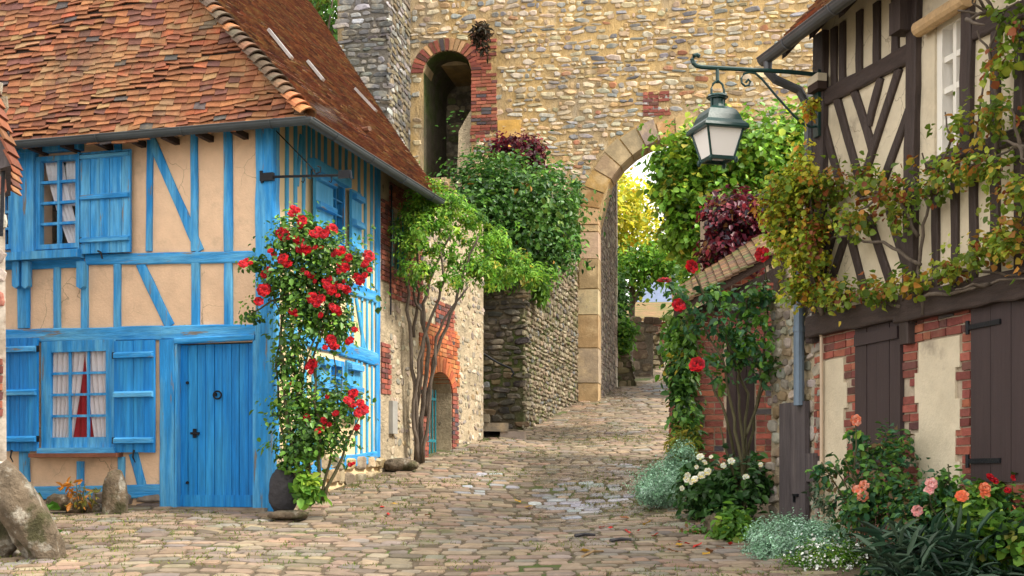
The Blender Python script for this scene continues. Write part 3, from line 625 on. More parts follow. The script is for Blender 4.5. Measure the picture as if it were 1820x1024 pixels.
# --- roof
dF, dS = .35, .62
Axy = FF.o + FF.n * dF + FS.n * dS; A = np.array([*Axy, EZ])
inS, dqS = np.array([*(-FS.n), 0]), np.array([*FS.u, 0]); inF, dqF = np.array([*(-FF.n), 0]), np.array([*(-FF.u), 0])
tS = math.tan(R(48))
def ray_side(x, y):
    r = np.array([(x - CX) / F, 1, (HY - y) / F]); t = (A[:2] @ inS[:2] + (CZ - EZ) / tS) / (r[:2] @ inS[:2] - r[2] / tS)
    p = r * t + np.array([0, 0, CZ]); d = p - A; return p, float(d @ dqS), float(d @ inS)
T, qT, rT = ray_side(372, 0); Vv, qV, rV = ray_side(553, 0); qB = FS.a(800, dS) - float((Axy - FS.o) @ FS.u)
qTf, rTf = float((T - A) @ dqF), float((T - A) @ inF); tF = (T[2] - EZ) / rTf
hipS = lambda r: qT / rT * r; vergeS = lambda r: qB + (qV - qB) / rV * r; hipF = lambda r: qTf / rTf * r
print('roof', qT, rT, qV, rV, qB, 'front', qTf, rTf, math.degrees(math.atan(tF)))
RM = 5.2
def kick(r): return .10 * math.exp(-r / .35)
def slope(inw, dq, tan):
    nrm = -inw * math.sin(math.atan(tan)) + np.array([0, 0, math.cos(math.atan(tan))])
    def P(q_, r, off=0.): return A + dq * q_ + inw * r + np.array([0, 0, tan * r + kick(r) - .10 - .02 * math.sin(q_ * .9 + 1.3) * min(1, r)]) + nrm * off
    return P
PS, PF = slope(inS, dqS, tS), slope(inF, dqF, tF)
def tiles(mb, P, q0, q1, tan, rmax, gauge, tw, pal, rag=.003):
    cs = math.cos(math.atan(tan)); dr_ = gauge * cs; i = 0
    while i * dr_ < rmax:
        r = i * dr_ - .03; a, b = q0(max(r, 0)), q1(max(r, 0)); x = a + random.uniform(-.08, 0)
        if i % 2: x -= tw * .5
        while x < b:
            w = tw * random.uniform(.85, 1.15); x0, x1 = max(x, a), min(x + w, b)
            if x1 - x0 > .03:
                j = [random.uniform(-rag, rag) * (1. if random.random() > .06 else 3.) for _ in range(4)]; L_ = dr_ * 1.25; sk = random.uniform(-.004, .004); g_ = .002; wv = .005 * math.sin(x * 2.3 + i * .35) + .003 * math.sin(x * 5.1 + i * 1.1)
                p = [P(x0 + g_, r + j[0] + sk + wv, .024 + j[1]), P(x1 - g_, r + j[0] - sk + wv, .024 + j[2]), P(x1 - g_, r + L_, .002), P(x0 + g_, r + L_, .002)]
                lo = [P(x0 + g_, r + j[0] + sk + wv, .004 + j[1]), P(x1 - g_, r + j[0] - sk + wv, .004 + j[2]), P(x1 - g_, r + L_, -.012), P(x0 + g_, r + L_, -.012)]
                mb.add([tuple(v) for v in p + lo], [(0, 1, 2, 3), (4, 5, 1, 0), (5, 6, 2, 1), (7, 4, 0, 3)], pick(pal))
            x += w
        i += 1
mb = MB(); tiles(mb, PF, lambda r: hipF(r), lambda r: 5.2, tF, 2.7, .070, .158, TILE)
mbs = MB(); tiles(mbs, PS, lambda r: hipS(r), vergeS, tS, RM, .072, .16, TILE2)
dk = MB()
dk.add([tuple(PF(hipF(r), r, -.02)) for r in (0, .5, 2.4)] + [tuple(PF(5.3, r, -.02)) for r in (2.4, .5, 0)], [(0, 1, 2, 3, 4, 5)])
rr = [0, .5, 1.5, 2.5, RM]
dk.add([tuple(PS(hipS(r), r, -.02)) for r in rr] + [tuple(PS(vergeS(r), r, -.02)) for r in rr[::-1]], [tuple(range(10))[::-1]])
hz = lambda r: tuple(PF(hipF(r), r, -.02))
dk.add([hz(2.4), tuple(PF(5.3, 2.4, -.02)), tuple(PF(5.3, 3.2, -.02)), hz(3.2)], [(3, 2, 1, 0)])
# the roof's back slopes close the house
vz = lambda r: tuple(PS(vergeS(r), r, -.02))
top_ = [hz(3.2), tuple(PF(5.3, 3.2, -.02))]
pk = tuple(PS(hipS(RM), RM, -.02)); pv = vz(RM)
dk.add([pk, tuple(np.array(PF(5.6, 3.2, -.02)) + np.array([0, 0, .8])), tuple(np.array(PF(5.6, 3.2, -.02)) + np.array([0, 0, -4.5]) + inF * 6), tuple(np.array(pv) + inS * 2 + np.array([0, 0, -5.])), pv], [(0, 1, 2, 3, 4)])
dk.add([vz(0), vz(1.), vz(2.), vz(3.), pv, tuple(np.array(pv) + inS * 2 + np.array([0, 0, -5.5]))], [(0, 1, 2, 3, 4, 5)])
dk.add([tuple(PF(5.3, r, -.02)) for r in (0, .5, 2.4, 3.2)] + [tuple(np.array(PF(5.6, 3.2, -.02)) + np.array([0, 0, -4.5]) + inF * 6), FF.P(-5.6, 1., -.05)], [(0, 1, 2, 3, 4, 5)])
roof = mb.build('roof', M['tile'], house); mbs.build('roof_side', M['tile'], roof); dk.build('roof_boards', M['deck'], roof)
mb = MB(); n = 22; 
for i in range(n):
    r0 = rTf * 1.25 * i / n; r1 = r0 + rTf * 1.25 / n * 1.25
    p0, p1 = PF(hipF(r0), r0, .0) , PF(hipF(r1), r1, .0); t = (p1 - p0) / np.linalg.norm(p1 - p0); sd = np.cross(t, [0, 0, 1.]); sd /= np.linalg.norm(sd); up = np.cross(sd, t)
    ra, rb = .125 * random.uniform(.92, 1.08), .095; vs = []
    for pp, rd, lf in ((p0 - t * .02, ra, .035), (p1, rb, .0)):
        for k in range(9): w = math.pi * k / 8; vs.append(tuple(pp + sd * rd * math.cos(w) + up * (rd * .85 * math.sin(w) + lf - .02)))
        for k in range(9): w = math.pi * k / 8; vs.append(tuple(pp + sd * (rd - .02) * math.cos(w) + up * ((rd - .02) * .85 * math.sin(w) + lf - .02)))
    c = pick([((.11, .075, .05), 4), ((.38, .15, .06), 2), ((.20, .10, .055), 2)])
    mb.add(vs, [(k, k + 1, 18 + k + 1, 18 + k) for k in range(8)] + [(k, 9 + k, 10 + k, k + 1) for k in range(8)] + [(9 + k, 27 + k, 28 + k, 10 + k) for k in range(8)], c)
mb.build('hip_tiles', M['cap'], roof, smooth=False)
for x0, y0, x1, y1 in ((467, 38, 520, 103), (539, 98, 574, 141), (622, 143, 670, 194)):
    _, a, ra = ray_side(x0, y0); _, b, rb = ray_side(x1, y1); a, ra = a + (b - a) * .12, ra + (rb - ra) * .12; b, rb = b + (a - b) * .12, rb + (ra - rb) * .12; mb = MB(); w = .034
    p = [PS(a - w, ra, .03), PS(a + w * 1.2, ra, .03), PS(b + w * 1.2, rb, .03), PS(b - w, rb, .03)]; p2 = [PS(a - w, ra, .07), PS(a + w, ra, .065), PS(b + w, rb, .065), PS(b - w, rb, .07)]
    mb.hexa([tuple(v) for v in p + p2]); mb.build('snow_guard', mat('bright_metal', (.44, .43, .42), .45, .2, 8, .1, metallic=.2) if 'bm' not in M else M['bm'], roof)
    M['bm'] = bpy.data.materials['bright_metal']
_, a, ra = ray_side(645, 222); mb = MB(); mb.tube([PS(a, ra, .0), PS(a - .05, ra - .05, .09)], .045, .035, 8, (.16, .07, .04)); mb.build('vent_tile', M['cap'], roof)
def gutter(mb, pts, r=.062, rings=.9):
    pts = [np.array(p, float) for p in pts]; n = len(pts); vs = []; k = 9
    for i in range(n):
        d0 = pts[i] - pts[i - 1] if i else pts[1] - pts[0]; d1 = pts[i + 1] - pts[i] if i < n - 1 else d0
        d0, d1 = d0 / np.linalg.norm(d0), d1 / np.linalg.norm(d1); l0, l1 = np.cross(d0, [0, 0, 1.]), np.cross(d1, [0, 0, 1.]); l = l0 + l1; l /= np.linalg.norm(l); l = l / max(.4, float(l @ l0))
        for rad in (r, r - .008):
            for q_ in range(k): w = math.pi * q_ / (k - 1); vs.append(tuple(pts[i] + l * rad * math.cos(w) - np.array([0, 0, rad * 1.1 * math.sin(w)])))
    o = 2 * k; fs = []
    for i in range(n - 1):
        for q_ in range(k - 1):
            fs += [(i * o + q_, i * o + q_ + 1, (i + 1) * o + q_ + 1, (i + 1) * o + q_), (i * o + k + q_ + 1, i * o + k + q_, (i + 1) * o + k + q_, (i + 1) * o + k + q_ + 1)]
        for e in (0, k - 1): fs.append((i * o + e, i * o + k + e, (i + 1) * o + k + e, (i + 1) * o + e))
    for e in (0, (n - 1) * o): fs += [(e + q_, e + q_ + 1, e + k + q_ + 1, e + k + q_) for q_ in range(k - 1)]
    mb.add(vs, fs)
    for i in range(n - 1):
        L_ = np.linalg.norm(pts[i + 1] - pts[i]); d = (pts[i + 1] - pts[i]) / L_; l = np.cross(d, [0, 0, 1.]); m_ = int(L_ / rings)
        mb.tube([pts[i] + l * (r - .002), pts[i + 1] + l * (r - .002)], .009, k=5); mb.tube([pts[i] - l * (r - .002), pts[i + 1] - l * (r - .002)], .009, k=5)
        for j in range(1, m_ + 1):
            c = pts[i] + d * (L_ * (j - .4) / m_); mb.tube([c + l * (r + .004) * math.cos(w) - np.array([0, 0, (r + .004) * 1.1 * math.sin(w)]) for w in np.linspace(0, math.pi, 8)], .007, k=5)
gz_ = EZ - .045; off = .05
c0 = A + np.array([*(FF.n * off), 0]) + np.array([*(FS.n * off), 0]); c0[2] = gz_
p_l = c0 + dqF * 5.2; p_r = c0 + dqS * (FS.a(783, dS + off) - float((c0[:2] - FS.o) @ FS.u))
mb = MB(); gutter(mb, [p_l, c0, p_r]); mb.build('gutter', M['zinc'], house)
for i in range(12):
    a = -.25 - .42 * i; mb = MB(); mb.fbox(FF, a - .03, a + .03, EZ - .10, EZ - .035, -.02, dF - .05); mb.build('rafter_end', M['deck'], house)
# ================================================================== GATE TOWER
from mathutils import noise as mnoise
tower = thing('gate_tower', 'tall ochre rubble stone gate tower with a round archway over the lane', 'tower', (3.7, 31.2, gz(3.7, 31.)))
qt = FT.px; ta = FT.a
tz0 = 2.4; tz1 = 14.5
AW = 3.85; AS = qt(1054, 400)[1]; AR = AW / 2 * 1.0
ar_op = (0, AW, tz0, AS, AR)
nx0, nx1 = ta(752), ta(838); nz1 = qt(795, 128)[1]; nrise = qt(795, 90)[1] - nz1
ni_op = (nx0, nx1, qt(795, 315)[1], nz1, nrise)
mb = MB(); wall(mb, FT, ta(600), 9.5, tz0, tz1, .75, [ar_op, ni_op])
wall(mb, FT, ta(600), 9.5, tz0, tz1 + .01, 3.6, [(-.004, AW + .004, tz0, 12.2, 0), (nx0 - .004, nx1 + .004, ni_op[2], nz1 + nrise * .8, 0)], d=-.752)
tw = mb.build('wall', M['ochre'], tower)
ac, az = AW / 2, AS
def tow_ok(a, z):
    if -.46 < a < AW + .46 and z < AS: return False
    if ((a - ac) / (AR + .52)) ** 2 + ((z - az) / (AR + .52)) ** 2 < 1 and z > AS - .1: return False
    if insideop(a, z, ni_op, .12) or (z > nz1 and insideop(a, z, ni_op, .30)): return False
    if pil[0] < a < pil[1] and pil[2] < z < pil[3] + .25: return False
    return True
pil = (ta(838), ta(884), qt(860, 228)[1], qt(860, 60)[1])
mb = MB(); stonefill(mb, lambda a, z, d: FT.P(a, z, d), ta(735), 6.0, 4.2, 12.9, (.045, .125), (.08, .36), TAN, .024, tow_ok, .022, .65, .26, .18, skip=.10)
# jamb side of the passage
FJ = Frame(FT.P(0, 0)[:2], (.1736, .9848), (.9848, -.1736))
mb.build('wall_stones', M['tstone'], tw)
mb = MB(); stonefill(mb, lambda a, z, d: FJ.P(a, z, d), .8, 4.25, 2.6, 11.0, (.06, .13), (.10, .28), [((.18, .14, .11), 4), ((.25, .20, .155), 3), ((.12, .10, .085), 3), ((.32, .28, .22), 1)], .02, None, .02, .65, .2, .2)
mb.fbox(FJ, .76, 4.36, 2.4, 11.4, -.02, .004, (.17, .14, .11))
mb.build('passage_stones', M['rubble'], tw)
mb = MB(); z = 2.4
while z < 11.2:
    h = random.uniform(.18, .34); mb.fbox(FJ, 4.12 - random.uniform(0, .14), 4.38, z + .01, z + h - .01, -.1, .035 + random.uniform(0, .02), pick([((.42, .37, .30), 3), ((.32, .28, .24), 2)]), 0, .01); z += h
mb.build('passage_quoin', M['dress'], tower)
DRESS = [((.43, .30, .15), 4), ((.38, .29, .18), 3), ((.46, .36, .22), 3), ((.28, .23, .17), 2.5), ((.42, .24, .09), 1.6)]
mb = MB(); n = 17
for i in range(n):
    t0, t1 = math.pi * i / n + .008, math.pi * (i + 1) / n - .008; ro = AR + random.uniform(.34, .52)
    sg = [t0 + (t1 - t0) * k / 3 for k in range(4)]
    pts = [(ac + (AR - .02) * math.cos(t), az + (AR - .02) * math.sin(t)) for t in sg] + [(ac + ro * math.cos(t), az + ro * math.sin(t)) for t in sg[::-1]]
    mb.prism(FT, pts[::-1], -.55, .03 + random.uniform(0, .03), pick(DRESS))
mb.build('arch_ring', M['dress'], tower)
for sx in (0, 1):
    mb = MB(); z = tz0
    while z < AS - .15:
        h = random.uniform(.42, .8); zt = min(z + h, AS); w = .44 + random.uniform(-.04, .04)
        a0, a1 = (-w, .02) if sx == 0 else (AW - .02, AW + w)
        mb.fbox(FT, a0, a1, z + .012, zt - .012, -.55, .035 + random.uniform(-.008, .012), pick(DRESS), 0, .008); z = zt
    mb.build('arch_jamb', M['dress'], tower)
mb = MB(); n = 19; nc = (nx0 + nx1) / 2; nw = (nx1 - nx0) / 2
for i in range(n):
    t0, t1 = math.pi * i / n + .02, math.pi * (i + 1) / n - .02
    mb.prism(FT, [(nc + (nw + r0) * math.cos(t), nz1 + (nrise + r0) * math.sin(t)) for t, r0 in ((t0, .0), (t1, .0), (t1, .27), (t0, .27))][::-1], -.3, .04, pick(BRICK + [((.45, .28, .14), 4)]))
mb.build('niche_arch', M['brick'], tower)
mb = MB(); zl = qt(850, 230)[1]
brickfill(mb, FT, pil[0], pil[1], pil[2], pil[3], lambda a, z: random.random() > .08 and a < pil[1] - .12 * (z > qt(860, 140)[1]) + random.uniform(-.05, .05), .22, .062, .016, -.02, .04)
brickfill(mb, FT, ta(800), ta(888), qt(840, 252)[1], pil[2], lambda a, z: random.random() > .25 and not insideop(a, z, ni_op, .0), .22, .062, .016, -.02, .03)
mb.build('brick_pilaster', M['brick'], tower)
mb = MB()
mb.fbox(FT, ta(885), ta(926), qt(905, 245)[1], qt(905, 214)[1], -.05, .035, (.55, .32, .08)); mb.build('ochre_block', M['dress'], tower)
mb = MB(); brickfill(mb, FT, ta(1143), ta(1192), qt(1165, 206)[1], qt(1165, 163)[1], lambda a, z: random.random() > .08, .22, .062, .016, -.02, .025); mb.build('brick_patch', M['brick'], tower)
# masonry stub that narrows the niche below, and the dark lining of its back
mb = MB(); za, zb_ = qt(830, 312)[1], qt(830, 205)[1]
mb.prism(FT, [(ta(812), za), (nx1, za), (nx1, zb_ + .15), (ta(826), zb_ - .1), (ta(815), zb_ - .35)], -.72, -.02)
mb.build('niche_stub', M['buffm'], tower)
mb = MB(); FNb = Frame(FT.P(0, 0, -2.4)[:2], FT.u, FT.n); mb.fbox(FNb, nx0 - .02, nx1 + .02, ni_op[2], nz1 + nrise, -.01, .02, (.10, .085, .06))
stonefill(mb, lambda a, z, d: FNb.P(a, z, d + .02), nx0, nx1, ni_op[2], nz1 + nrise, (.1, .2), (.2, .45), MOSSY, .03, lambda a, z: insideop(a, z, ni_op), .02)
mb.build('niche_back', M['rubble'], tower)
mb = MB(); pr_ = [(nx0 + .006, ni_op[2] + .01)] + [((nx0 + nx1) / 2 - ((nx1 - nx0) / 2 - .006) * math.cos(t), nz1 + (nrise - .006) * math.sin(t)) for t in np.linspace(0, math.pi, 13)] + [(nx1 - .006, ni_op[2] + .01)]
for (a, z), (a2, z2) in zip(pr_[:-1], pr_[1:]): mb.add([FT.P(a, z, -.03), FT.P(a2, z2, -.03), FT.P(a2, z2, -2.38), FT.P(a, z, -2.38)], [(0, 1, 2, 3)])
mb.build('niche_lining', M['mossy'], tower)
# buttress
D_ = 1.9; b0, b1 = ta(607, D_), ta(690, D_)
FBs = Frame(FT.P(b1, 0, 0)[:2], FT.n * -1, FT.u)                    # its right flank; a runs from the tower outward (negative)
mb = MB(); 
p = [(b0 - .12, tz0), (b1, tz0), (b1, tz1 - .02), (b0 + .12, tz1 - .02)]
mb.prism(FT, p, -.1, D_, (1, 1, 1)); bt = mb.build('buttress', M['greym'], tower)
mb = MB(); stonefill(mb, lambda a, z, d: FT.P(a, z, D_ + d), b0 - .08, b1, 7.0, 12.9, (.07, .15), (.14, .42), GREY, .025, None, .02, .6, .2, .12)
stonefill(mb, lambda a, z, d: FBs.P(a, z, d), -D_, -.05, 6.5, 12.9, (.07, .15), (.14, .40), GREY[1:] + MOSSY[:1], .025, None, .02, .6, .2, .12)
mb.build('buttress_stones', M['rubble'], bt)

# ================================================================== TERRACE, STEPS, WALLS UP THE LANE
ter = thing('terrace_wall', 'dark rubble retaining wall between the blue house and the archway', 'wall', (.9, 25.5, gz(.9, 25.5)))
tt = FC.px(900, 503)[1]
mb = MB(); wall(mb, FC, -4.2, .0, 1.5, tt, .1); wall(mb, FL, .14, 6.0, 1.7, tt + .15, .5, d=-.003)
q4 = [FC.P(-4.2, tt - .08, -.1), FC.P(-.1, tt - .08, -.1), FL.P(6.0, tt + .08, -.1), FC.P(-4.2, tt + .1, -5.)]; mb.add(q4, [(0, 1, 2, 3)])
a1_, a2_ = FL.a(962), FL.a(990); up_ = [(a1_, tt), (6., tt), (6., FL.z(1026, 400)), (5.2, FL.z(1018, 425)), (a2_, FL.z(990, 462)), (a1_ + .1, FL.z(965, 492))]
mb.prism(FL, up_, -.6, -.006)
tb = mb.build('masonry', M['mossy'], ter)
mb = MB(); stonefill(mb, lambda a, z, d: FC.P(a, z, d), -2.2, .0, 1.9, tt, (.06, .13), (.12, .36), [((.075, .066, .052), 4), ((.11, .095, .07), 3), ((.05, .046, .04), 3), ((.24, .24, .24), .5), ((.15, .11, .06), 1)], .035, None, .018, .6, .2, .15)  # dark rock, its colours darkened further to paint in the recess's shade
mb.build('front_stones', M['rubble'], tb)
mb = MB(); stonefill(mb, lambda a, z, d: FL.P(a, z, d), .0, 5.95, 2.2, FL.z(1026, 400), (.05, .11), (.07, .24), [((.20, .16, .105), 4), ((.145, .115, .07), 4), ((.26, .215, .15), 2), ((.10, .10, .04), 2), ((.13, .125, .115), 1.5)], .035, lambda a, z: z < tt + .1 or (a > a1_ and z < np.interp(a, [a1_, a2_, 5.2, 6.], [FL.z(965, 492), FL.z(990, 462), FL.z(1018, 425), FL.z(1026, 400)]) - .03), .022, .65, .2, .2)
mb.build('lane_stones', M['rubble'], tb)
mb = MB(); stonefill(mb, lambda a, z, d: FC.P(a, tt + d, -z), -2.2, .02, -.05, .5, (.2, .3), (.3, .5), MOSSY, .05, None, .02); mb.build('coping', M['mossy'], ter)
stp = thing('stone_steps', 'worn stone steps in the dark gap beside the house end', 'steps', (-.1, 22.3, gz(-.1, 22.3)))
zs = gz(0., 22.2)
for i in range(5):
    mb = MB(); y0 = 21.75; x1_ = .22 - .30 * i
    P_ = lambda x, y, z: (x, y, z)
    zt_ = zs + .04 + .155 * i
    v = [(x1_ - .42, 21.6, zt_ - .15), (x1_ + random.uniform(-.03, .03), 21.55, zt_ - .16), (x1_ + random.uniform(-.03, .03), 23.3, zt_ - .12), (x1_ - .42, 23.4, zt_ - .12)]
    mb.hexa([v[0], v[1], v[2], v[3]] + [(a, b, c + .15 + random.uniform(-.015, .015)) for a, b, c in v], pick([((.24, .20, .15), 2), ((.30, .25, .19), 2)])); mb.build('step', M['dress'], stp)
hr = MB(); hr.tube([at(858, 628, 22.6), at(885, 645, 22.6), at(908, 655, 22.6), at(913, 664, 22.6), at(909, 670, 22.6)], .018); hr.tube([at(912, 660, 22.6), at(912, 662, 23.15)], .014); hr.tube([at(860, 629, 22.6), at(860, 629, 23.4)], .014)
o = hr.build('handrail', M['iron'], base=at(885, 645, 22.6)); tag(o, 'black iron handrail curving down over the stone steps', 'handrail')
def blockwall(name, label, x0, x1, y0, y1, z1, pal, m, lean=.0, hr=(.1, .2), wr=(.15, .4)):
    t = thing(name, label, 'wall', ((x0 + x1) / 2, y0, gz((x0 + x1) / 2, y0))); zb = gz(x0, y0) - .5
    fa = Frame((x0, y0), (1, 0), (0, -1)); fb = Frame((x1, y0), (0, 1), (1, 0)); mb = MB()
    mb.hexa([(x0, y1, zb), (x1, y1, zb), (x1 - lean, y1, z1), (x0, y1, z1), (x0, y0, zb), (x1, y0, zb), (x1 - lean, y0 + lean * .5, z1), (x0, y0 + lean * .5, z1)]); w_ = mb.build('masonry', m, t)
    mb = MB(); k = lean / (z1 - zb)
    stonefill(mb, lambda a, z, d: (x0 + a - 0, y0 - d + (z - zb) * k * .5, z), .0, x1 - x0, zb + .3, z1, hr, wr, pal, .04, lambda a, z: a < x1 - x0 - (z - zb) * k)
    stonefill(mb, lambda a, z, d: (x1 + d - (z - zb) * k, y0 + a, z), .0, y1 - y0, zb + .3, z1, hr, wr, pal, .04)
    mb.build('facing_stones', M['rubble'], w_); return t
blockwall('mossy_wall', 'mossy green leaning stone wall just past the archway', 2.6, 3.34, 33.7, 36.0, at(0, 583, 33.7)[2], MOSSY, M['mossy'], .42)
blockwall('stone_gatepost', 'rough brown stone pier beyond the mossy wall with a pale block at its foot', 3.55, 4.1, 37.6, 38.3, at(0, 572, 37.6)[2], [((.16, .12, .09), 3), ((.11, .085, .065), 3), ((.22, .18, .14), 1)], M['greym'], .0, (.2, .35), (.3, .55))
blockwall('garden_wall', 'low brown wall on the far bend of the lane before the brick shed', 4.2, 4.95, 41.5, 44.0, at(0, 592, 41.5)[2], MOSSY, M['mossy'], .2)

# ================================================================== BUILDINGS PAST THE ARCH
bh = thing('brick_outbuilding', 'small red brick outbuilding at the end of the lane beyond the arch', 'outbuilding', (6.0, 52, gz(6, 52)))
FQ = Frame((at(1157, 600, 52)[0], 52.), (1, 0), (0, -1)); zb = at(0, 640, 52)[2] - .3; zt_ = at(0, 572, 52)[2]
mb = MB(); wall(mb, FQ, 0, 3.2, zb, zt_, 2.5); mb.build('wall', M['mortar'], bh); mb = MB(); brickfill(mb, FQ, 0, 3.2, zb + .2, zt_, None, .3, .09, .02, -.01, .01, BRICK); mb.build('brickwork', M['brick'], bh)
mb = MB(); a0 = at(1112, 0, 52)[0]
mb.hexa([(a0, 54.4, zt_ + 1.0), (9.6, 54.4, zt_ + 1.0), (9.6, 54.4, zt_ + 1.12), (a0, 54.4, zt_ + 1.12), (a0, 51.6, zt_ - .03), (9.6, 51.6, zt_ - .03), (9.6, 51.6, zt_ + .09), (a0, 51.6, zt_ + .09)])
mb.build('roof', mat('mossy_roof', (.20, .12, .055), .9, .4, 4, .7, 8, (1, 4, 1), (.10, .11, .03), 1.2, (.45, .6), .9), bh)
p1_, p2_ = at(1186, 576, 51.8), at(1186, 628, 51.8); mb = MB(); mb.tube([p2_, p1_], .07); mb.build('white_post', M['white'], bh)
sh = thing('slate_roofed_house', 'distant house with a blue grey slate roof behind the trees', 'house', (7, 64, gz(7, 60)))
z0s, z1s = at(0, 548, 64)[2], at(0, 480, 64)[2]; xa, xb = at(1128, 0, 64)[0], at(1290, 0, 64)[0]
mb = MB(); mb.box(xa + .3, xb, 64, 70, z0s - 4, z0s); mb.build('wall', M['pale'], sh)
mb = MB(); mb.hexa([(xa + .8, 67, z1s), (xb, 67, z1s), (xb, 67.1, z1s + .1), (xa + .8, 67.1, z1s + .1), (xa, 63.6, z0s - .1), (xb, 63.6, z0s - .1), (xb, 63.5, z0s), (xa, 63.5, z0s)])
mb.hexa([(xa, 70.4, z0s - .1), (xb, 70.4, z0s - .1), (xb, 70.5, z0s), (xa, 70.5, z0s), (xa + .8, 67.12, z1s), (xb, 67.12, z1s), (xb, 67.12, z1s + .1), (xa + .8, 67.12, z1s + .1)]); mb.build('roof', M['slate'], sh)

# ================================================================== DARK TIMBERED HOUSE
dh = thing('dark_timbered_house', 'house with dark brown timbers over brick and pale plaster, hung with vines', 'house', (*FR.P(1.5, 0)[:2], gz(*FR.P(1.5, 0)[:2])))
qr = FR.px; ra = FR.a
ez = qr(1380, 86, .42)[1]; gR = gz(2.9, 11.5); LR = 7.0
zrail = qr(1560, 565)[1]
win = (ra(1661), ra(1719), qr(1690, 282)[1], qr(1690, 22)[1], 0)
mb = MB(); wall(mb, FR, 0, LR, zrail, ez + .45, .25, [win]); uw = mb.build('upper_wall', M['pale'], dh)
mb = MB(); wall(mb, FR, -.02, LR, gR - .7, zrail, .3, d=-.01); mb.fbox(FR, 0, .02, gR, ez + .3, -5, -.25); lw = mb.build('lower_wall', M['mortar'], dh)
d1 = (ra(1525), ra(1606), qr(1565, 835)[1], qr(1565, 572)[1]); d2 = (ra(1731), ra(1731) + 1.05, qr(1780, 858)[1], qr(1780, 530)[1])
def panel(a0, a1, z0, z1, tl, tr, st=.205, dep=.06):
    n = max(2, int((z1 - z0) / st)); h = (z1 - z0) / n; L_, R_ = [], []
    for i in range(n):
        lo, hi = z0 + h * i, z0 + h * (i + 1); l = a0 + (dep if i % 2 else 0) * tl; r = a1 - (0 if i % 2 else dep) * tr
        L_ += [(l, lo), (l, hi)]; R_ += [(r, lo), (r, hi)]
    return L_, R_
pan1 = (ra(1464), ra(1507), qr(1485, 950)[1], qr(1485, 638)[1], 0, 1); pan2 = (ra(1628), ra(1708), qr(1665, 930)[1], qr(1665, 604)[1], 1, 1)
def inpan(a, z, p):
    if not (p[2] < z < p[3]): return False
    n = max(2, int((p[3] - p[2]) / .205)); i = int((z - p[2]) / (p[3] - p[2]) * n)
    return p[0] + (.06 if i % 2 else 0) * p[4] - .01 < a < p[1] - (0 if i % 2 else .06) * p[5] + .01
mb = MB(); brickfill(mb, FR, .04, LR, gR - .3, zrail - .02, lambda a, z: not (inpan(a, z, pan1) or inpan(a, z, pan2) or d1[0] < a < d1[1] and d1[2] < z < d1[3] or d2[0] < a < d2[1] and d2[2] < z < d2[3]), .20, .058, .012, -.03, .005)
mb.build('brickwork', M['brick'], lw)
for p in (pan1, pan2):
    L_, R_ = panel(*p); mb = MB()
    for i in range(0, len(L_), 2): mb.fbox(FR, L_[i][0], R_[i][0], L_[i][1], L_[i + 1][1], -.03, .012)
    mb.build('plaster_panel', M['pale'], lw)
for d, n, nm in ((d1, 4, 'door'), (d2, 4, 'shutter')):
    mb = MB(); planks(mb, FR, d[0], d[1], d[2], d[3], n, -.03, .03, .008); o = mb.build(nm, M['shut'], dh)
    if nm == 'door':
        for zz in (.12, .9):
            b = MB(); z = d[2] + (d[3] - d[2]) * zz; b.fbox(FR, d[0] + .02, d[1] - .02, z - .05, z + .05, .03, .05); b.build('batten', M['shut'], o)
    else:
        for zz in (.12, .87):
            b = MB(); z = d[2] + (d[3] - d[2]) * zz; b.fbox(FR, d[0] - .02, d[0] + .38, z - .018, z + .018, .03, .045); b.tube([FR.P(d[0] - .02, z - .05, .04), FR.P(d[0] - .02, z + .05, .04)], .016); b.build('strap_hinge', M['iron'], o)
Dk, Dh = M['dark'], M['dark_h']
def tr_(x0, y0, x1, y1, w, name, m=Dk, d1=.03): return timber(FR, qr(x0, y0), qr(x1, y1), w, name, m, dh, -.03, d1, jw=.1)
tr_(1464, 60, 1460, 566, .21, 'corner_post', d1=.06); tr_(1464, 178, 1628, 92, .15, 'rail', Dh, .045)
tr_(1446, 582, 1612, 548, .19, 'rail', Dh, .09); tr_(1606, 551, 1900, 490, .21, 'rail', Dh, .10); tr_(1440, 606, 1452, 604, .05, 'rail', Dh, .05)
tr_(1631, 0, 1621, 575, .15, 'post', d1=.06); tr_(1726, -40, 1722, 268, .13, 'post', d1=.05); tr_(1620, 548, 1620, 612, .13, 'post', d1=.075)
for x, y0, y1 in ((1500, 40, 160), (1530, 20, 146), (1561, 5, 128), (1594, -10, 112), (1772, 46, 500), (1814, 20, 500), (1850, 0, 490), (1485, 50, 168)): tr_(x, y0, x, y1, .10, 'post')
for a in ((1489, 172, 1538, 352), (1519, 158, 1553, 265), (1568, 138, 1546, 222), (1601, 120, 1528, 348), (1621, 186, 1570, 330), (1467, 225, 1500, 345), (1490, 392, 1460, 498), (1515, 390, 1480, 500), (1506, 392, 1542, 530), (1546, 388, 1588, 510), (1582, 368, 1618, 490)): tr_(*a, .10, 'brace')
for a_ in np.arange(4.1, LR, .42): timber(FR, (a_, zrail), (a_, ez + .3), .10, 'post', Dk, dh)
tr_(1654, 300, 1735, 258, .10, 'rail', Dh, .05); tr_(1735, 55, 1900, -15, .13, 'rail', Dh, .04); tr_(1735, 268, 1900, 210, .11, 'rail', Dh, .03)
for x in (1666, 1700, 1733): tr_(x, 292, x, 520, .09, 'post')
wn = window(FR, dh, win[0], win[1], win[2], win[3], 2, 4, .075, .045, M['white'], -.02, .09, label='white painted window with lace curtains')
curtain(FR, (win[0] + .05, win[1] - .05, win[3]), (win[0] + .05, win[1] - .05, win[2]), -.17, 'curtain', M['curt'], wn, 8)
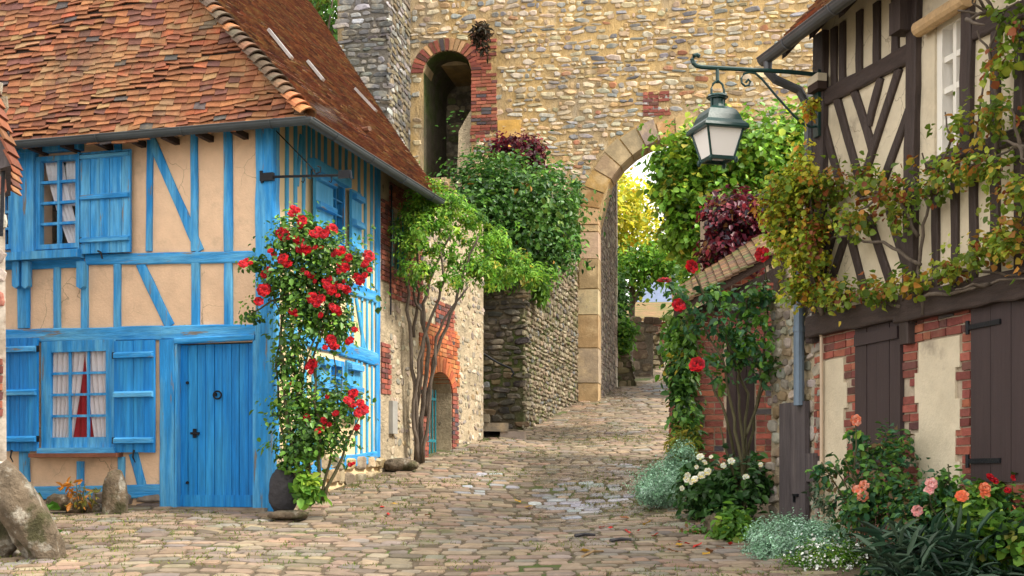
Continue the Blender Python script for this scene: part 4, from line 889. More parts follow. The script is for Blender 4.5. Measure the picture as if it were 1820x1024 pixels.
mb = MB(); z = win[3] - .02; mb.tube(wob(FR.P(win[0] - .12, z, .07), FR.P(win[1] + .12, z, .07), 5, .004), .062, k=12); mb.build('rolled_blind', mat('straw_blind', (.50, .33, .17), .85, .25, 20, .3, 60), dh)
mb = MB(); mb.fbox(FR, ra(1612), ra(1632), qr(1620, 62)[1], qr(1620, 5)[1], .02, .16); mb.build('corbel', M['dark'], dh)
mb = MB(); a, z = qr(1462, 155); mb.fbox(FR, a - .02, a + .18, z - .0, z + .07, .05, .14); mb.build('stone_corbel', M['pale'], dh); mb = MB(); mb.fbox(FR, a - .02, a + .18, z - .07, z - .004, .05, .14); mb.build('corbel_block', M['deck'], dh)
# roof and gutter
AR_ = np.array([*(FR.o + FR.n * .40 - FR.u * .26), ez + .02]); inR, dqR = np.array([*(-FR.n), 0]), np.array([*FR.u, 0]); tR = math.tan(R(47))
def PR(q_, r, off=0.):
    nrm = -inR * math.sin(R(47)) + np.array([0, 0, math.cos(R(47))]); return AR_ + dqR * q_ + inR * r + np.array([0, 0, tR * r]) + nrm * off
mb = MB(); tiles(mb, PR, lambda r: 0., lambda r: LR + .2, tR, 1.6, .09, .17, TILE); rfR = mb.build('roof', M['tile'], dh)
mb = MB(); c8 = [PR(0, 0, -.05), PR(LR + .3, 0, -.05), PR(LR + .3, 4, -.05), PR(0, 4, -.05)]; mb.hexa([tuple(c) for c in c8] + [tuple(PR(*i, -.012)) for i in ((0, 0), (LR + .3, 0), (LR + .3, 4), (0, 4))]); 
mb.build('roof_boards', M['deck'], rfR)
mb = MB(); mb.add([tuple(PR(0.3, 4, -.03)), tuple(PR(LR, 4, -.03)), tuple(PR(LR, 4, -.03) + inR * 4 - np.array([0, 0, 4.2])), tuple(PR(.3, 4, -.03) + inR * 4 - np.array([0, 0, 4.2]))], [(0, 1, 2, 3)]); mb.build('rear_roof', M['deck'], rfR)
for i in range(9):
    mb = MB(); a = .1 + i * .55; P0, P1 = PR(a, .06, -.06), PR(a, .7, -.06); l = dqR * .045; dn = np.array([0, 0, -.09])
    mb.hexa([tuple(v) for v in (P0 - l + dn, P0 + l + dn, P1 + l + dn, P1 - l + dn, P0 - l, P0 + l, P1 + l, P1 - l)]); mb.build('rafter_end', M['dark'], dh)
gl = AR_ + np.array([*(FR.n * .05), -.05]); mb = MB(); gutter(mb, [gl - dqR * .02, gl + dqR * LR], .066, .8); mb.build('gutter', M['zincd'], dh)
mb = MB(); e0 = gl + dqR * .08 - np.array([0, 0, .05]); e1 = e0 - np.array([0, 0, .14]); e2 = np.array(FR.P(-.14, e1[2] - .14, .10)); e3 = np.array(FR.P(-.14, e1[2] - .28, .06)); e4 = np.array(FR.P(-.14, qr(1440, 430)[1], .06)); px_ = ra(1420, .06)
e5 = np.array(FR.P(px_, qr(1420, 490)[1], .06)); e6 = np.array(FR.P(px_, qr(1420, 722)[1], .06))
mb.tube([e0, e0 * .3 + e1 * .7, e1 * .8 + e2 * .2, e2 * .85 + e1 * .15, e3, e4], .042, k=10); mb.build('downpipe_elbow', M['zincd'], dh)
mb = MB(); mb.tube([e4, e5 * .9 + e4 * .1, e5, e6], .052, k=10)
for z in (e5[2] - .1, e5[2] - .5): mb.tube([np.array([e5[0], e5[1], z]), np.array([e5[0], e5[1], z - .05])], .060, k=10)
mb.build('downpipe', M['pipe'], dh)
mb = MB(); a = ra(1460, .04); mb.tube([FR.P(a, gR + .1, .04), FR.P(a, qr(1460, 600)[1], .04), FR.P(a + .02, qr(1460, 590)[1], .08)], .016, k=8); mb.build('thin_pipe', M['beigepipe'], dh)
mb = MB(); a, z = qr(1503, 884); mb.tube([FR.P(a, z, .0), FR.P(a, z, .09), FR.P(a - .02, z - .1, .09)], .012); mb.build('shutter_catch', M['iron'], dh)

# ================================================================== YARD WALL, BOARD DOOR, SHED
yw = thing('yard_wall', 'short grey rubble wall between the brick shed and the dark timbered house', 'wall', (*FR.P(-.6, 0)[:2], gz(*FR.P(-.6, 0)[:2])))
zy = qr(1400, 525)[1]; a0 = ra(1366)
mb = MB(); wall(mb, FR, a0, -.04, gR - .5, zy, .4, d=-.03); mw = mb.build('masonry', M['buffm'], yw)
mb = MB(); stonefill(mb, lambda a, z, d: FR.P(a, z, d - .03), a0, .0, gR, zy, (.06, .13), (.09, .24), [((.34, .31, .26), 4), ((.25, .22, .18), 3), ((.45, .41, .34), 2), ((.28, .20, .12), 1.5)], .03, None, .018, .7, .2, .2); mb.build('facing_stones', M['rubble'], mw)
mb = MB(); brickfill(mb, FR, -.16, -.02, gR + .2, zrail - .1, lambda a, z: random.random() > .25, .105, .058, .014, -.03, -.005); mb.build('brick_toothing', M['brick'], mw)
bd = thing('board_door', 'narrow weathered grey board door below the blue grey downpipe', 'door', FR.P(ra(1408), gz(*FR.P(ra(1408), 0)[:2]), .03))
mb = MB(); planks(mb, FR, ra(1386, .04), ra(1432, .04), gR - .1, qr(1408, 716)[1], 2, .0, .045, .006); pl_ = mb.build('board', M['greywood'], bd)
mb = MB(); a, z = qr(1420, 880); mb.fbox(FR, a, a + .09, z - .012, z + .012, .045, .07); mb.fbox(FR, a, a + .02, z - .07, z, .045, .065); mb.build('latch', M['iron'], bd)
bb = MB(); bb.fbox(FR, ra(1432), ra(1452), qr(1440, 856)[1], qr(1440, 806)[1], -.02, .04); o = bb.build('wooden_board', M['greywood'], base=FR.P(ra(1442), qr(1440, 856)[1])); tag(o, 'small square grey board fixed beside the weathered board door', 'board')
shd = thing('garden_shed', 'brick garden shed with a sagging mossy tile roof behind the rose bush', 'shed', (2.7, 15.4, gz(2.5, 15)))
gs = gz(2.4, 15.) - .3; zl = FG.z(1300, 575); ga = FG.a
mb = MB(); wall(mb, FG, 0, 2.0, gs, zl, 2.4, [(ga(1291), ga(1343), gs, FG.z(1300, 600), 0)]); sw_ = mb.build('wall', M['mortar'], shd)
mb = MB(); brickfill(mb, FG, .0, ga(1290), gs, FG.z(1260, 552), None, .215, .058, .013, -.03, .012); mb.build('brick_pillar', M['brick'], shd)
mb = MB(); brickfill(mb, FG, ga(1344), ga(1374), gs, FG.z(1355, 505), None, .2, .058, .013, -.03, .012); mb.build('brick_pillar', M['brick'], shd)
mb = MB(); brickfill(mb, FG, ga(1290), ga(1344), FG.z(1300, 598), zl + .02, None, .215, .058, .013, -.03, .008); mb.build('brick_lintel', M['brick'], shd)
FGl = Frame((2.12, 15.0), (0, -1), (-1, 0)); mb = MB(); brickfill(mb, FGl, -2.4, 0, gs, FG.z(1260, 552), None, .215, .058, .013, -.03, .01); mb.build('side_brickwork', M['brick'], shd)
mb = MB(); planks(mb, FG, ga(1291), ga(1343), gs, FG.z(1300, 600), 3, -.12, -.06); mb.build('door', M['shut'], shd)
# lean-to roof: eave on the lane side, rising to the right; its front verge faces down the lane
c00, c10 = at(1198, 548, 14.5), at(1372, 452, 14.5); c01, c11 = at(1196, 520, 17.2), at(1350, 420, 17.2)
def PL(q_, r, off=0.):
    u_ = q_ / 2.7; v_ = r / 1.15; p = (c00 * (1 - u_) + c01 * u_) * (1 - v_) + (c10 * (1 - u_) + c11 * u_) * v_; p = p.copy(); p[2] += off ; return p
mb = MB(); nrows = 13
for i in range(nrows):
    r0 = 1.15 * i / nrows; x = -.02
    while x < 2.7:
        w = .17 * random.uniform(.9, 1.1); p = [PL(x, r0 - .02, .035 + random.uniform(-.004, .006)), PL(x + w - .004, r0 - .02, .035 + random.uniform(-.004, .006)), PL(x + w - .004, r0 + .14, .006), PL(x, r0 + .14, .006)]
        lo = [v - np.array([0, 0, .022]) for v in p]; mb.hexa([tuple(v) for v in lo + p], pick([((.15, .078, .038), 4), ((.11, .062, .034), 3), ((.19, .12, .05), 2), ((.10, .10, .035), 2)])); x += w
sr = mb.build('roof', M['tile'], shd)
mb = MB(); ps_ = [(u, v) for u, v in ((0, 0), (2.7, 0), (2.7, 1.15), (0, 1.15))]; mb.hexa([tuple(PL(u, v, -.10)) for u, v in ps_] + [tuple(PL(u, v, -.012)) for u, v in ps_]); mb.build('roof_boards', M['deck'], sr)
mb = MB(); mb.add([FG.P(.0, FG.z(1260, 552), -.1), FG.P(.9, zl, -.1), FG.P(1.0, FG.z(1360, 470), -.1), FG.P(.0, FG.z(1235, 548), -.1)], [(0, 1, 2, 3)]); mb.build('gable_boards', M['dark'], shd)
ip = thing('brick_pier', 'tall brick pier behind the shed smothered in burgundy creeper', 'pier', (2.95, 17.8, gz(2.95, 17.8)))
x0_, x1_ = at(1258, 0, 17.6)[0], at(1366, 0, 17.6)[0]; mb = MB(); mb.box(x0_, x1_, 17.6, 18.3, gz(2.9, 17.6) - .3, at(0, 362, 17.6)[2]); mb.build('masonry', M['mortar'], ip)
fp = Frame((x0_, 17.6), (1, 0), (0, -1)); mb = MB(); brickfill(mb, fp, 0, x1_ - x0_, gz(2.9, 17.6), at(0, 362, 17.6)[2], None, .215, .058, .013, -.02, .01); mb.build('brickwork', M['brick'], ip)

# ================================================================== NEIGHBOUR'S CORNER, STONES
nb = thing('stone_cottage', 'corner of a whitewashed stone cottage at the left edge of the photo', 'house', (-4.8, 10.9, gz(-4.8, 10.9)))
FN = Frame((at(0, 0, 10.8)[0], 10.8), (1, 0), (0, -1)); na = FN.a; zt_ = FN.z(0, 150)
mb = MB(); x_ = FN.P(na(14), 0)[0]; mb.hexa([(-8, 13, .0), (x_ - .90, 13, .0), (x_ - .90, 13, zt_ + .3), (-8, 13, zt_ + .9), (-8, 10.8, .0), (x_, 10.8, .0), (x_ - .03, 10.8, zt_ - .1), (-8, 10.8, zt_ + .9)]); nm_ = mb.build('wall', mat('limewash', (.52, .45, .37), .95, .2, 4, .8, 15, col2=(.30, .24, .18), c2s=2.5, thr=(.5, .62), c2a=.9, col3=(.30, .10, .06), c3s=2., thr3=(.62, .7)), nb)
mb = MB(); stonefill(mb, lambda a, z, d: FN.P(a, z, d), -.8, na(0), gz(-4.3, 10.8), zt_, (.08, .16), (.1, .26), [((.50, .44, .38), 4), ((.40, .34, .28), 3), ((.28, .22, .17), 2), ((.36, .13, .09), 1)], .02, None, .015, .6, .2, .1); mb.build('wall_stones', M['rubble'], nm_)
mb = MB(); brickfill(mb, FN, na(-30), na(5), FN.z(0, 740), FN.z(0, 640), None, .2, .058, .013, -.02, .03); mb.build('brick_patch', M['brick'], nm_)
mb = MB(); lo, hi = np.array([na(40), FN.z(40, 306)]), np.array([na(-40), FN.z(-40, 20)]); dd = (hi - lo) / np.hypot(*(hi - lo)); nn = np.array([dd[1], -dd[0]])
L_ = np.hypot(*(hi - lo)); k = int(L_ / .1)
for i in range(k):
    for j in range(5):
        y0 = 10.55 + j * .24; p = lo + dd * L_ * i / k - np.array([.39 * (y0 - 10.55) + .02, 0])
        q0 = p + nn * .035; q1 = p + dd * .13 + nn * .008
        mb.hexa([(FN.o[0] + v[0], yy, v[1]) for v, yy in ((q0 - nn * .02, y0), (q0 - nn * .02, y0 + .235), (q1 - nn * .02, y0 + .235), (q1 - nn * .02, y0), (q0, y0), (q0, y0 + .235), (q1, y0 + .235), (q1, y0))], pick(TILE))
rn = mb.build('roof', M['tile'], nb)
mb = MB(); vs = [(FN.o[0] + v[0] - .39 * (yy - 10.55), yy, v[1]) for yy in (10.57, 11.7) for v in (lo - nn * .09, lo + nn * .0, hi + nn * .0, hi - nn * .09)]
mb.hexa(vs); mb.build('roof_boards', M['greywood'], rn)
mb = MB(); mb.tube([at(-8, 222, 10.7), at(4, 222, 10.7), at(14, 238, 10.7), at(14, 275, 10.7), at(6, 300, 10.7), at(2, 420, 10.72)], .016, k=8); mb.build('cable', M['iron'], nb)
def rock(name, label, c, rad, m, cat='stone', rot=(0, 0, 0), seed=0, amp=.18, sub=4, freq=1.3, flat=0.):
    bm = __import__('bmesh').new(); __import__('bmesh').ops.create_icosphere(bm, subdivisions=sub, radius=1.)
    from mathutils import Euler
    E = Euler([R(a) for a in rot]).to_matrix()
    for v in bm.verts:
        d = v.co.normalized(); k = 1 + amp * mnoise.fractal(d * freq + Vector((seed * 7.3, seed, 3.)), 1., 2., 4) 
        k += amp * .5 * (mnoise.cell(d * 2.3 + Vector((seed, 1, 2))) - .5)
        p = Vector((math.copysign(abs(d.x) ** .8, d.x) * rad[0], math.copysign(abs(d.y) ** .8, d.y) * rad[1], math.copysign(abs(d.z) ** .8, d.z) * rad[2])) * k
        v.co = E @ p
    me = bpy.data.meshes.new(name); bm.to_mesh(me); bm.free(); me.materials.append(m)
    for p in me.polygons: p.use_smooth = True
    o = link(name, me, None, c); return tag(o, label, cat)
k = 10.55 / F
rock('leaning_boulder', 'big lichen spotted boulder slab leaning at the foot of the cottage corner', at(48, 925, 10.55), (.19, .22, .50), M['rock'], rot=(8, -28, 20), seed=3, amp=.14)
rock('squat_boulder', 'squat dark boulder half hidden behind the leaning slab', at(-4, 925, 10.8), (.24, .22, .32), M['rock'], seed=5, amp=.16)
rock('guard_stone', 'grey upright guard stone with rounded top beside the blue door', at(205, 890, 13.75), (.135, .10, .33), M['rock'], seed=8, amp=.07)
rock('dark_guard_stone', 'dark smooth teardrop guard stone at the foot of the blue corner post', at(504, 872, 13.55), (.155, .14, .25), M['rockd'], seed=11, amp=.07)
for i, (x, y, r_, lb) in enumerate(((140, 900, .11, 'small brown stone under the ground floor window beside the orange weeds'), (108, 893, .12, 'brown stone by the plinth nearest the leaning boulder'), (165, 905, .09, 'low dark stone beside the grey guard stone'))):
    rock('loose_stone', lb, at(x, y, 13.9), (r_ * 1.3, r_, r_ * .8), M['rock'], seed=20 + i, sub=3)
rock('pale_rock', 'pale rock at the edge of the bed below the rose bush', at(1272, 938, 12.2), (.10, .10, .14), M['rock'], seed=31, sub=3)
rock('flat_rock', 'flat pale stone on the cobbles by the foot of the blue corner post', at(515, 915, 13.3), (.22, .14, .05), M['rock'], seed=33, sub=3)
rock('ledge_rock', 'pale ledge stone jutting from the wall foot by the climbing tree', at(712, 826, 17.2), (.25, .14, .09), M['rock'], seed=35, sub=3)

# ================================================================== LAMP, SIGN BRACKET
FB = Frame(FR.P(.06, 0)[:2], -FR.n, (.2325, -.9726)); qb = FB.px
lamp = thing('wall_lantern', 'dark green street lantern hanging from a scrolled bracket on the dark timbered house', 'street lamp', FR.P(.06, 4.4, .05))
def zp(pts): return [FB.P(*qb(1180 + x / 3.2, y / 3.2)) for x, y in pts]
mb = MB(); mb.tube(zp([(905, 428), (700, 408), (420, 393), (215, 382), (185, 375), (166, 358), (160, 337), (170, 318), (188, 312), (204, 320)]), .020, k=8); 
mb.build('bracket_arm', M['lampg'], lamp)
mb = MB(); mb.tube(zp([(465, 470), (480, 452), (492, 465), (484, 485), (462, 490), (443, 472), (440, 445), (455, 420), (485, 410), (520, 418), (556, 448), (640, 548), (740, 660), (790, 704), (840, 724), (885, 716), (915, 690)]), .011, k=7); mb.build('scroll', M['lampg'], lamp)
mb = MB(); mb.tube(zp([(915, 700), (925, 660), (905, 612), (872, 600), (842, 612), (830, 640), (842, 664), (866, 664), (874, 650)]), .009, k=7); mb.build('scroll', M['lampg'], lamp)
mb = MB(); mb.fbox(FR, -.0, .10, qr(1464, 245)[1], qr(1464, 128)[1], .055, .085); mb.build('back_plate', M['lampg'], lamp)
lc = np.array(FB.P(*qb(1275, 228))); zl_ = lambda y: FB.z(1275, y)
YW = R(16)
def ring(s, z): return [(lc[0] + s * math.cos(YW + math.pi / 4 + i * math.pi / 2) * 1.4142, lc[1] + s * math.sin(YW + math.pi / 4 + i * math.pi / 2) * 1.4142, z) for i in range(4)]
def loft(mb, rs, cap=True):
    vs = [v for r in rs for v in r]; n = len(rs[0]); fs = [(i * n + j, i * n + (j + 1) % n, (i + 1) * n + (j + 1) % n, (i + 1) * n + j) for i in range(len(rs) - 1) for j in range(n)]
    if cap: fs += [tuple(range(n - 1, -1, -1)), tuple(range((len(rs) - 1) * n, len(rs) * n))]
    mb.add(vs, fs)
st_, sb_ = .172, .108; zt_, zb_ = zl_(229), zl_(285)
mb = MB(); loft(mb, [ring(.205, zt_ - .03), ring(.212, zt_ - .015), ring(.205, zt_ + .01), ring(.165, zt_ + .05), ring(.150, zt_ + .10), ring(.125, zt_ + .15), ring(.075, zt_ + .185)]); lr_ = mb.build('lantern_roof', M['lampg'], lamp)
mb = MB(); c = np.array([lc[0], lc[1], zt_ + .18]); mb.lathe(c, [(.07, 0), (.06, .03), (.06, .08), (.085, .085), (.085, .095), (.10, .10), (.07, .125), (0, .13)], 16); mb.build('chimney_cap', M['lampg'], lr_, smooth=False)
for i in range(4):
    p0, p1 = ring(st_, zt_ - .02)[i], ring(sb_, zb_)[i]; mb = MB(); mb.tube([p0, p1], .011, k=6); mb.build('corner_bar', M['lampg'], lamp)
    a, b = ring(st_ - .006, zt_ - .02), ring(sb_ - .006, zb_); mb = MB(); mb.add([a[i], a[(i + 1) % 4], b[(i + 1) % 4], b[i]], [(3, 2, 1, 0)]); mb.build('glass_pane', M['milk'], lamp)
mb = MB(); r0, r1 = ring(sb_ + .004, zb_ + .02), ring(sb_ + .004, zb_ - .012); ri0, ri1 = ring(sb_ - .02, zb_ + .02), ring(sb_ - .02, zb_ - .012); loft(mb, [ri0, r0, r1, ri1, ri0], False); fr_ = mb.build('base_frame', M['lampg'], lamp)
for i in range(4):
    p = np.array(ring(sb_ + .015, zb_ - .01)[i]); mb = MB(); mb.lathe(p, [(0, .03), (.016, .015), (.02, -.005), (.012, -.025), (0, -.035)], 8); mb.build('foot_knob', M['lampg'], fr_)
mb = MB(); top = np.array([lc[0], lc[1], zl_(122)]); zy_ = zl_(150); r = FB.u
pl2 = lambda s, z: (lc[0] + FB.u[0] * s, lc[1] + FB.u[1] * s - .02, z)
mb.tube([top, (lc[0], lc[1] - .01, zy_ + .01)], .016, k=8); mb.tube([pl2(-.06, zt_ + .02), pl2(-.06, zl_(160)), pl2(-.045, zl_(151)), pl2(0, zl_(144)), pl2(.045, zl_(151)), pl2(.06, zl_(160)), pl2(.06, zt_ + .02)], .011, k=7)
mb.build('hanger', M['lampg'], lamp)
sb = thing('sign_bracket', 'black iron sign bracket without a sign on the blue corner post', 'bracket', at(470, 315, 13.9))
Fs = Frame(FF.P(-.02, 0, .06)[:2], (.95, -.31), (-.31, -.95)); qs = Fs.px
P2 = lambda x, y, d=0.: Fs.P(*qs(x, y, d), d)
mb = MB(); mb.tube([P2(465, 315), P2(625, 311)], .014, k=6); br_ = mb.build('bar', M['iron'], sb)
mb = MB(); mb.fbox(Fs, qs(463, 0)[0], qs(486, 0)[0], qs(470, 322)[1], qs(470, 308)[1], -.03, .02); mb.tube([P2(464, 304), P2(466, 325)], .018); mb.build('wall_plate', M['iron'], sb)
mb = MB(); mb.fbox(Fs, qs(602, 0)[0], qs(622, 0)[0], qs(610, 317)[1], qs(610, 303)[1], -.015, .015); mb.tube([P2(622, 303), P2(624, 318)], .016); mb.build('end_plate', M['iron'], sb)
mb = MB(); mb.tube([FS.P(.12, FS.z(497, 238), .03), P2(560, 304)], .007); mb.build('stay_rod', M['iron'], sb)
mb = MB(); mb.tube([P2(556, 303), P2(562, 309), P2(569, 306), P2(570, 298), P2(564, 295)], .009); mb.build('curl', M['iron'], sb)
for x in (540, 589):
    mb = MB(); mb.tube([P2(x, 313), P2(x + 1, 320), P2(x - 1, 325), P2(x - 4, 322)], .007); mb.build('hook', M['iron'], sb)
# ================================================================== PLANTS
G_BR = [((.085, .19, .022), 4), ((.13, .25, .03), 3), ((.05, .13, .018), 3), ((.20, .28, .03), 1)]
G_DK = [((.028, .085, .020), 4), ((.045, .12, .022), 4), ((.07, .16, .03), 2)]
G_MID = [((.05, .125, .02), 4), ((.08, .18, .025), 4), ((.035, .09, .018), 2), ((.14, .22, .03), 1)]
G_BLUE = [((.025, .085, .035), 4), ((.04, .12, .05), 4), ((.07, .16, .06), 2), ((.12, .17, .04), .7)]
YEL = [((.44, .38, .03), 4), ((.34, .35, .035), 4), ((.22, .28, .03), 3), ((.46, .28, .03), .8)]
def plant(name, label, cat, loc, group=None): return thing(name, label, cat, loc, group)
def stems(name, parent, paths, r0, r1, m='cane', k=6):
    for i, p in enumerate(paths):
        mb = MB(); mb.tube(p, r0 * random.uniform(.8, 1.2), r1, k); mb.build(name, M[m], parent, smooth=True)
def tree(name, label, x, y, top, blobs, n, size, pal, r=.22, m='leaf', limbs=10, **kw):
    b = np.array([x, y, gz(x, y)]); t = plant(name, label, 'tree', b)
    f = np.array([x + random.uniform(-.1, .1), y, top]); mb = MB(); mb.tube(wob(b - [0, 0, .2], f, 7, .025), r, r * .6, 9); mb.build('trunk', M['bark'], t, smooth=True)
    for i in range(limbs):
        bl = blobs[i % len(blobs)]; e = bl[0] + rng.normal(size=3) * bl[1] * .35; mb = MB(); mb.tube(wob(b + (f - b) * random.uniform(.6, 1.), e, 6, .07), r * .38, .02, 6); mb.build('limb', M['bark'], t, smooth=True)
    leaves('crown', blobs, n, size, pal, M[m], t, **kw); return t
SC = lambda pal, k: [(tuple(min(.9, c * k) for c in col), w) for col, w in pal]
G_BR, G_DK, G_MID, G_BLUE, YEL = SC(G_BR, 1.45), SC(G_DK, 1.3), SC(G_MID, 1.4), SC(G_BLUE, 1.35), SC(YEL, 1.6)
# trees beyond the arch and behind the tower
tree('autumn_tree', 'yellow autumn tree glowing beyond the top of the archway', at(1105, 0, 40)[0], 40, at(0, 450, 40)[2], [B(1085, 365, 40, 60, 62, 1.6), B(1140, 410, 40.5, 55, 55, 1.2), B(1190, 440, 40.5, 40, 40, 1.), B(1060, 420, 40, 60, 60, 1.6), B(1115, 345, 40, 34, 36, .8)], 5600, .17, YEL, .2, spread=.24, loose=.2)
tree('green_tree', 'spreading green tree with a dark trunk beyond the archway', at(1122, 0, 39)[0], 39, at(0, 490, 39)[2], [B(1110, 475, 39, 45, 20, 1.), B(1165, 462, 39, 45, 28, 1.), B(1195, 478, 39, 35, 20, 1.), B(1135, 502, 38.7, 36, 12, .6)], 3800, .13, SC(G_BR, 1.2), .13, spread=.3)
tree('leafy_tree', 'full green tree rising behind the brick shed in front of the slate roof', at(1250, 0, 36)[0], 36, at(0, 470, 36)[2], [B(1260, 440, 36, 45, 55, 1.3), B(1310, 410, 36, 60, 80, 1.6), B(1232, 485, 36, 22, 26, .8)], 4600, .14, SC(G_BR, 1.1), .15, spread=.3)
tree('tall_tree', 'tall green tree seen over the tiled roof left of the grey buttress', at(565, 0, 36)[0], 36, 9., [B(580, 10, 36, 60, 70, 2), B(520, -60, 36, 90, 80, 2.5), B(600, 60, 36, 30, 60, 1)], 5000, .17, G_MID + [((.12, .13, .02), 2)], .25, spread=.3, droop=.9)
tree('linden_tree', 'broad leaved bright green linden tree hiding the right half of the archway', 4.6, 21.5, at(0, 400, 21.5)[2], [B(1210, 290, 21, 46, 56, .6), B(1290, 270, 21, 70, 50, .9), B(1195, 350, 20.8, 22, 40, .4), B(1255, 350, 21, 65, 60, .8), B(1370, 290, 21.3, 75, 60, .9), B(1420, 250, 21.5, 55, 45, .7), B(1340, 360, 21.2, 70, 60, .8), B(1225, 420, 20.9, 38, 35, .5)], 16000, .105, [((.14, .30, .028), 4), ((.22, .40, .04), 3.5), ((.09, .21, .025), 2.5), ((.34, .42, .04), 2), ((.44, .38, .045), .7)], .14, m='leafg', asp=.85, spread=.22, clus=14, droop=.8, loose=.2)
# terrace shrub and ivy
t = plant('terrace_shrub', 'big dark green shrub on top of the terrace wall left of the arch', 'shrub', (.1, 25.2, tt))
stems('branch', t, [wob((.2, 25.2, tt - .3), at(x, y, 25.2), 6, .06) for x, y in ((840, 340), (900, 320), (960, 350), (930, 420), (990, 420))], .05, .015, 'bark')
leaves('foliage', [B(905, 350, 25.2, 85, 55, .9), B(860, 330, 25.6, 60, 50, .7), B(965, 370, 25.3, 60, 65, .8), B(930, 435, 24.7, 85, 45, .7), B(990, 440, 25.3, 40, 40, .6), B(870, 400, 24.8, 60, 50, .7)], 13000, .10, G_DK + G_MID[:2] + [((.12, .19, .03), 1), ((.38, .2, .03), .25)], M['leafg'], t, spread=.2, clus=15, loose=.25)
t = plant('burgundy_creeper', 'burgundy creeper mound at the top of the terrace shrub below the ochre block', 'creeper', (.0, 26.4, tt)); stems('stem', t, [wob((.0, 26.4, tt), at(915, 265, 26.4), 5, .05)], .03, .015, 'bark')
leaves('foliage', [B(915, 268, 26.6, 46, 22, .5), B(945, 280, 26.6, 22, 25, .4)], 2600, .09, [((.13, .018, .03), 4), ((.08, .014, .025), 4), ((.24, .03, .035), 1.5), ((.06, .05, .02), 1)], M['leaf'], t, spread=.2)
mb = MB(); mb.fbox(FC, FC.px(798, 0, -2)[0], FC.px(803, 0, -2)[0], tt, FC.px(800, 248, -2)[1], -2.0, -1.95)
t = plant('ivy_strand', 'thin ivy strand climbing the arch jamb beside the terrace shrub', 'ivy', at(1014, 420, 28.7)); stems('stem', t, [wob(at(1005, 470, 28.6), at(1028, 325, 28.75), 6, .03)], .02, .01)
leaves('foliage', [B(1018, 385, 28.7, 10, 25, .1), B(1027, 345, 28.8, 7, 25, .1), B(1010, 420, 28.6, 16, 30, .15)], 700, .12, G_MID, M['leafg'], t, spread=.3)
t = plant('ledge_grass', 'grassy tufts and weeds trailing over the terrace wall top', 'weeds', (-.2, 23.5, tt))
leaves('foliage', [B(880, 492, 23.2, 45, 14, .25), B(935, 492, 23.3, 35, 18, .25), B(960, 510, 23.8, 14, 25, .2)], 2200, .11, G_BR, M['leaf'], t, spread=.25, asp=.3, droop=.7)
t = plant('pilaster_weed', 'dark withered weed growing on top of the brick pilaster', 'weed', FT.P(ta(858), pil[3] - .1, .05))
leaves('foliage', [B(858, 50, 28.9, 18, 14, .15), B(855, 75, 28.9, 12, 20, .08)], 420, .13, [((.06, .035, .02), 3), ((.035, .03, .015), 3), ((.10, .05, .025), 1)], M['leaf'], t, spread=.3, asp=.3)
for i, (x, y, Y, rx, ry, lb) in enumerate(((1108, 590, 33.5, 16, 26, 'light green fern tuft on top of the mossy wall past the archway'), (1096, 540, 35.5, 8, 50, 'dark ivy column against the far edge of the arch passage'))):
    t = plant('wall_ivy', lb, 'ivy', at(x, y, Y)); leaves('foliage', [B(x, y, Y, rx, ry, .3)], 900, .14, G_BR if i == 0 else G_DK, M['leaf'], t, spread=.3)
# climbing tree on the stone end of the blue house
bx = FS.P(FS.a(740, .15), 0, .22); b = np.array([bx[0], bx[1], gz(*bx[:2])])
t = plant('climbing_wisteria', 'old climber with twisted trunks and a light green crown by the arched doorway', 'climber', b)
Yc = b[1]
for i, (pts, r0) in enumerate(((((742, 824), (738, 700), (730, 600), (722, 500), (735, 430), (760, 390)), .034), (((748, 824), (752, 720), (762, 620), (752, 540), (775, 470), (800, 420)), .038), (((738, 822), (746, 690), (756, 590), (735, 520), (742, 440)), .028), (((752, 822), (765, 700), (775, 600), (805, 545), (832, 510)), .026), (((756, 740), (770, 640), (800, 560), (825, 480), (850, 420)), .03), (((735, 600), (745, 520), (712, 430)), .025), (((745, 822), (734, 740), (744, 640), (768, 560), (790, 500), (780, 430)), .03))):
    mb = MB(); P_ = [at(x, y, Yc - .08 * j + (i % 3) * .09 - .1) for j, (x, y) in enumerate(pts)]; Q_ = []
    for a, c in zip(P_[:-1], P_[1:]): Q_ += wob(a, c, 4, .05)[:-1]
    mb.tube(Q_ + [P_[-1]], r0, .014, 7); mb.build('trunk' if i < 4 else 'branch', M['bark'], t, smooth=True)
leaves('foliage', [B(x, y, Yw, random.uniform(16, 34), random.uniform(11, 20), random.uniform(.12, .3)) for x, y, Yw in ((728, 385, 17.3), (752, 352, 17.6), (770, 375, 17.6), (800, 362, 17.8), (742, 410, 17.3), (780, 400, 17.5), (822, 385, 17.9), (850, 395, 18.1), (812, 415, 17.8), (868, 420, 18.2), (842, 435, 18.), (892, 430, 18.4), (905, 455, 18.6), (880, 460, 18.3), (925, 470, 18.8), (900, 487, 18.6), (862, 478, 18.2), (870, 500, 18.3), (730, 440, 17.2), (715, 410, 17.2), (765, 435, 17.4), (800, 450, 17.7), (835, 470, 18.), (755, 470, 17.3), (785, 490, 17.5), (815, 500, 17.8), (770, 335, 17.9), (740, 365, 17.4), (825, 360, 18.), (940, 492, 19.), (730, 480, 17.2))], 9500, .062, SC(G_BR, 1.25) + [((.24, .38, .04), 2), ((.38, .34, .05), .5)], M['leaf'], t, spread=.20, clus=18, droop=.8, asp=.45, loose=.2)
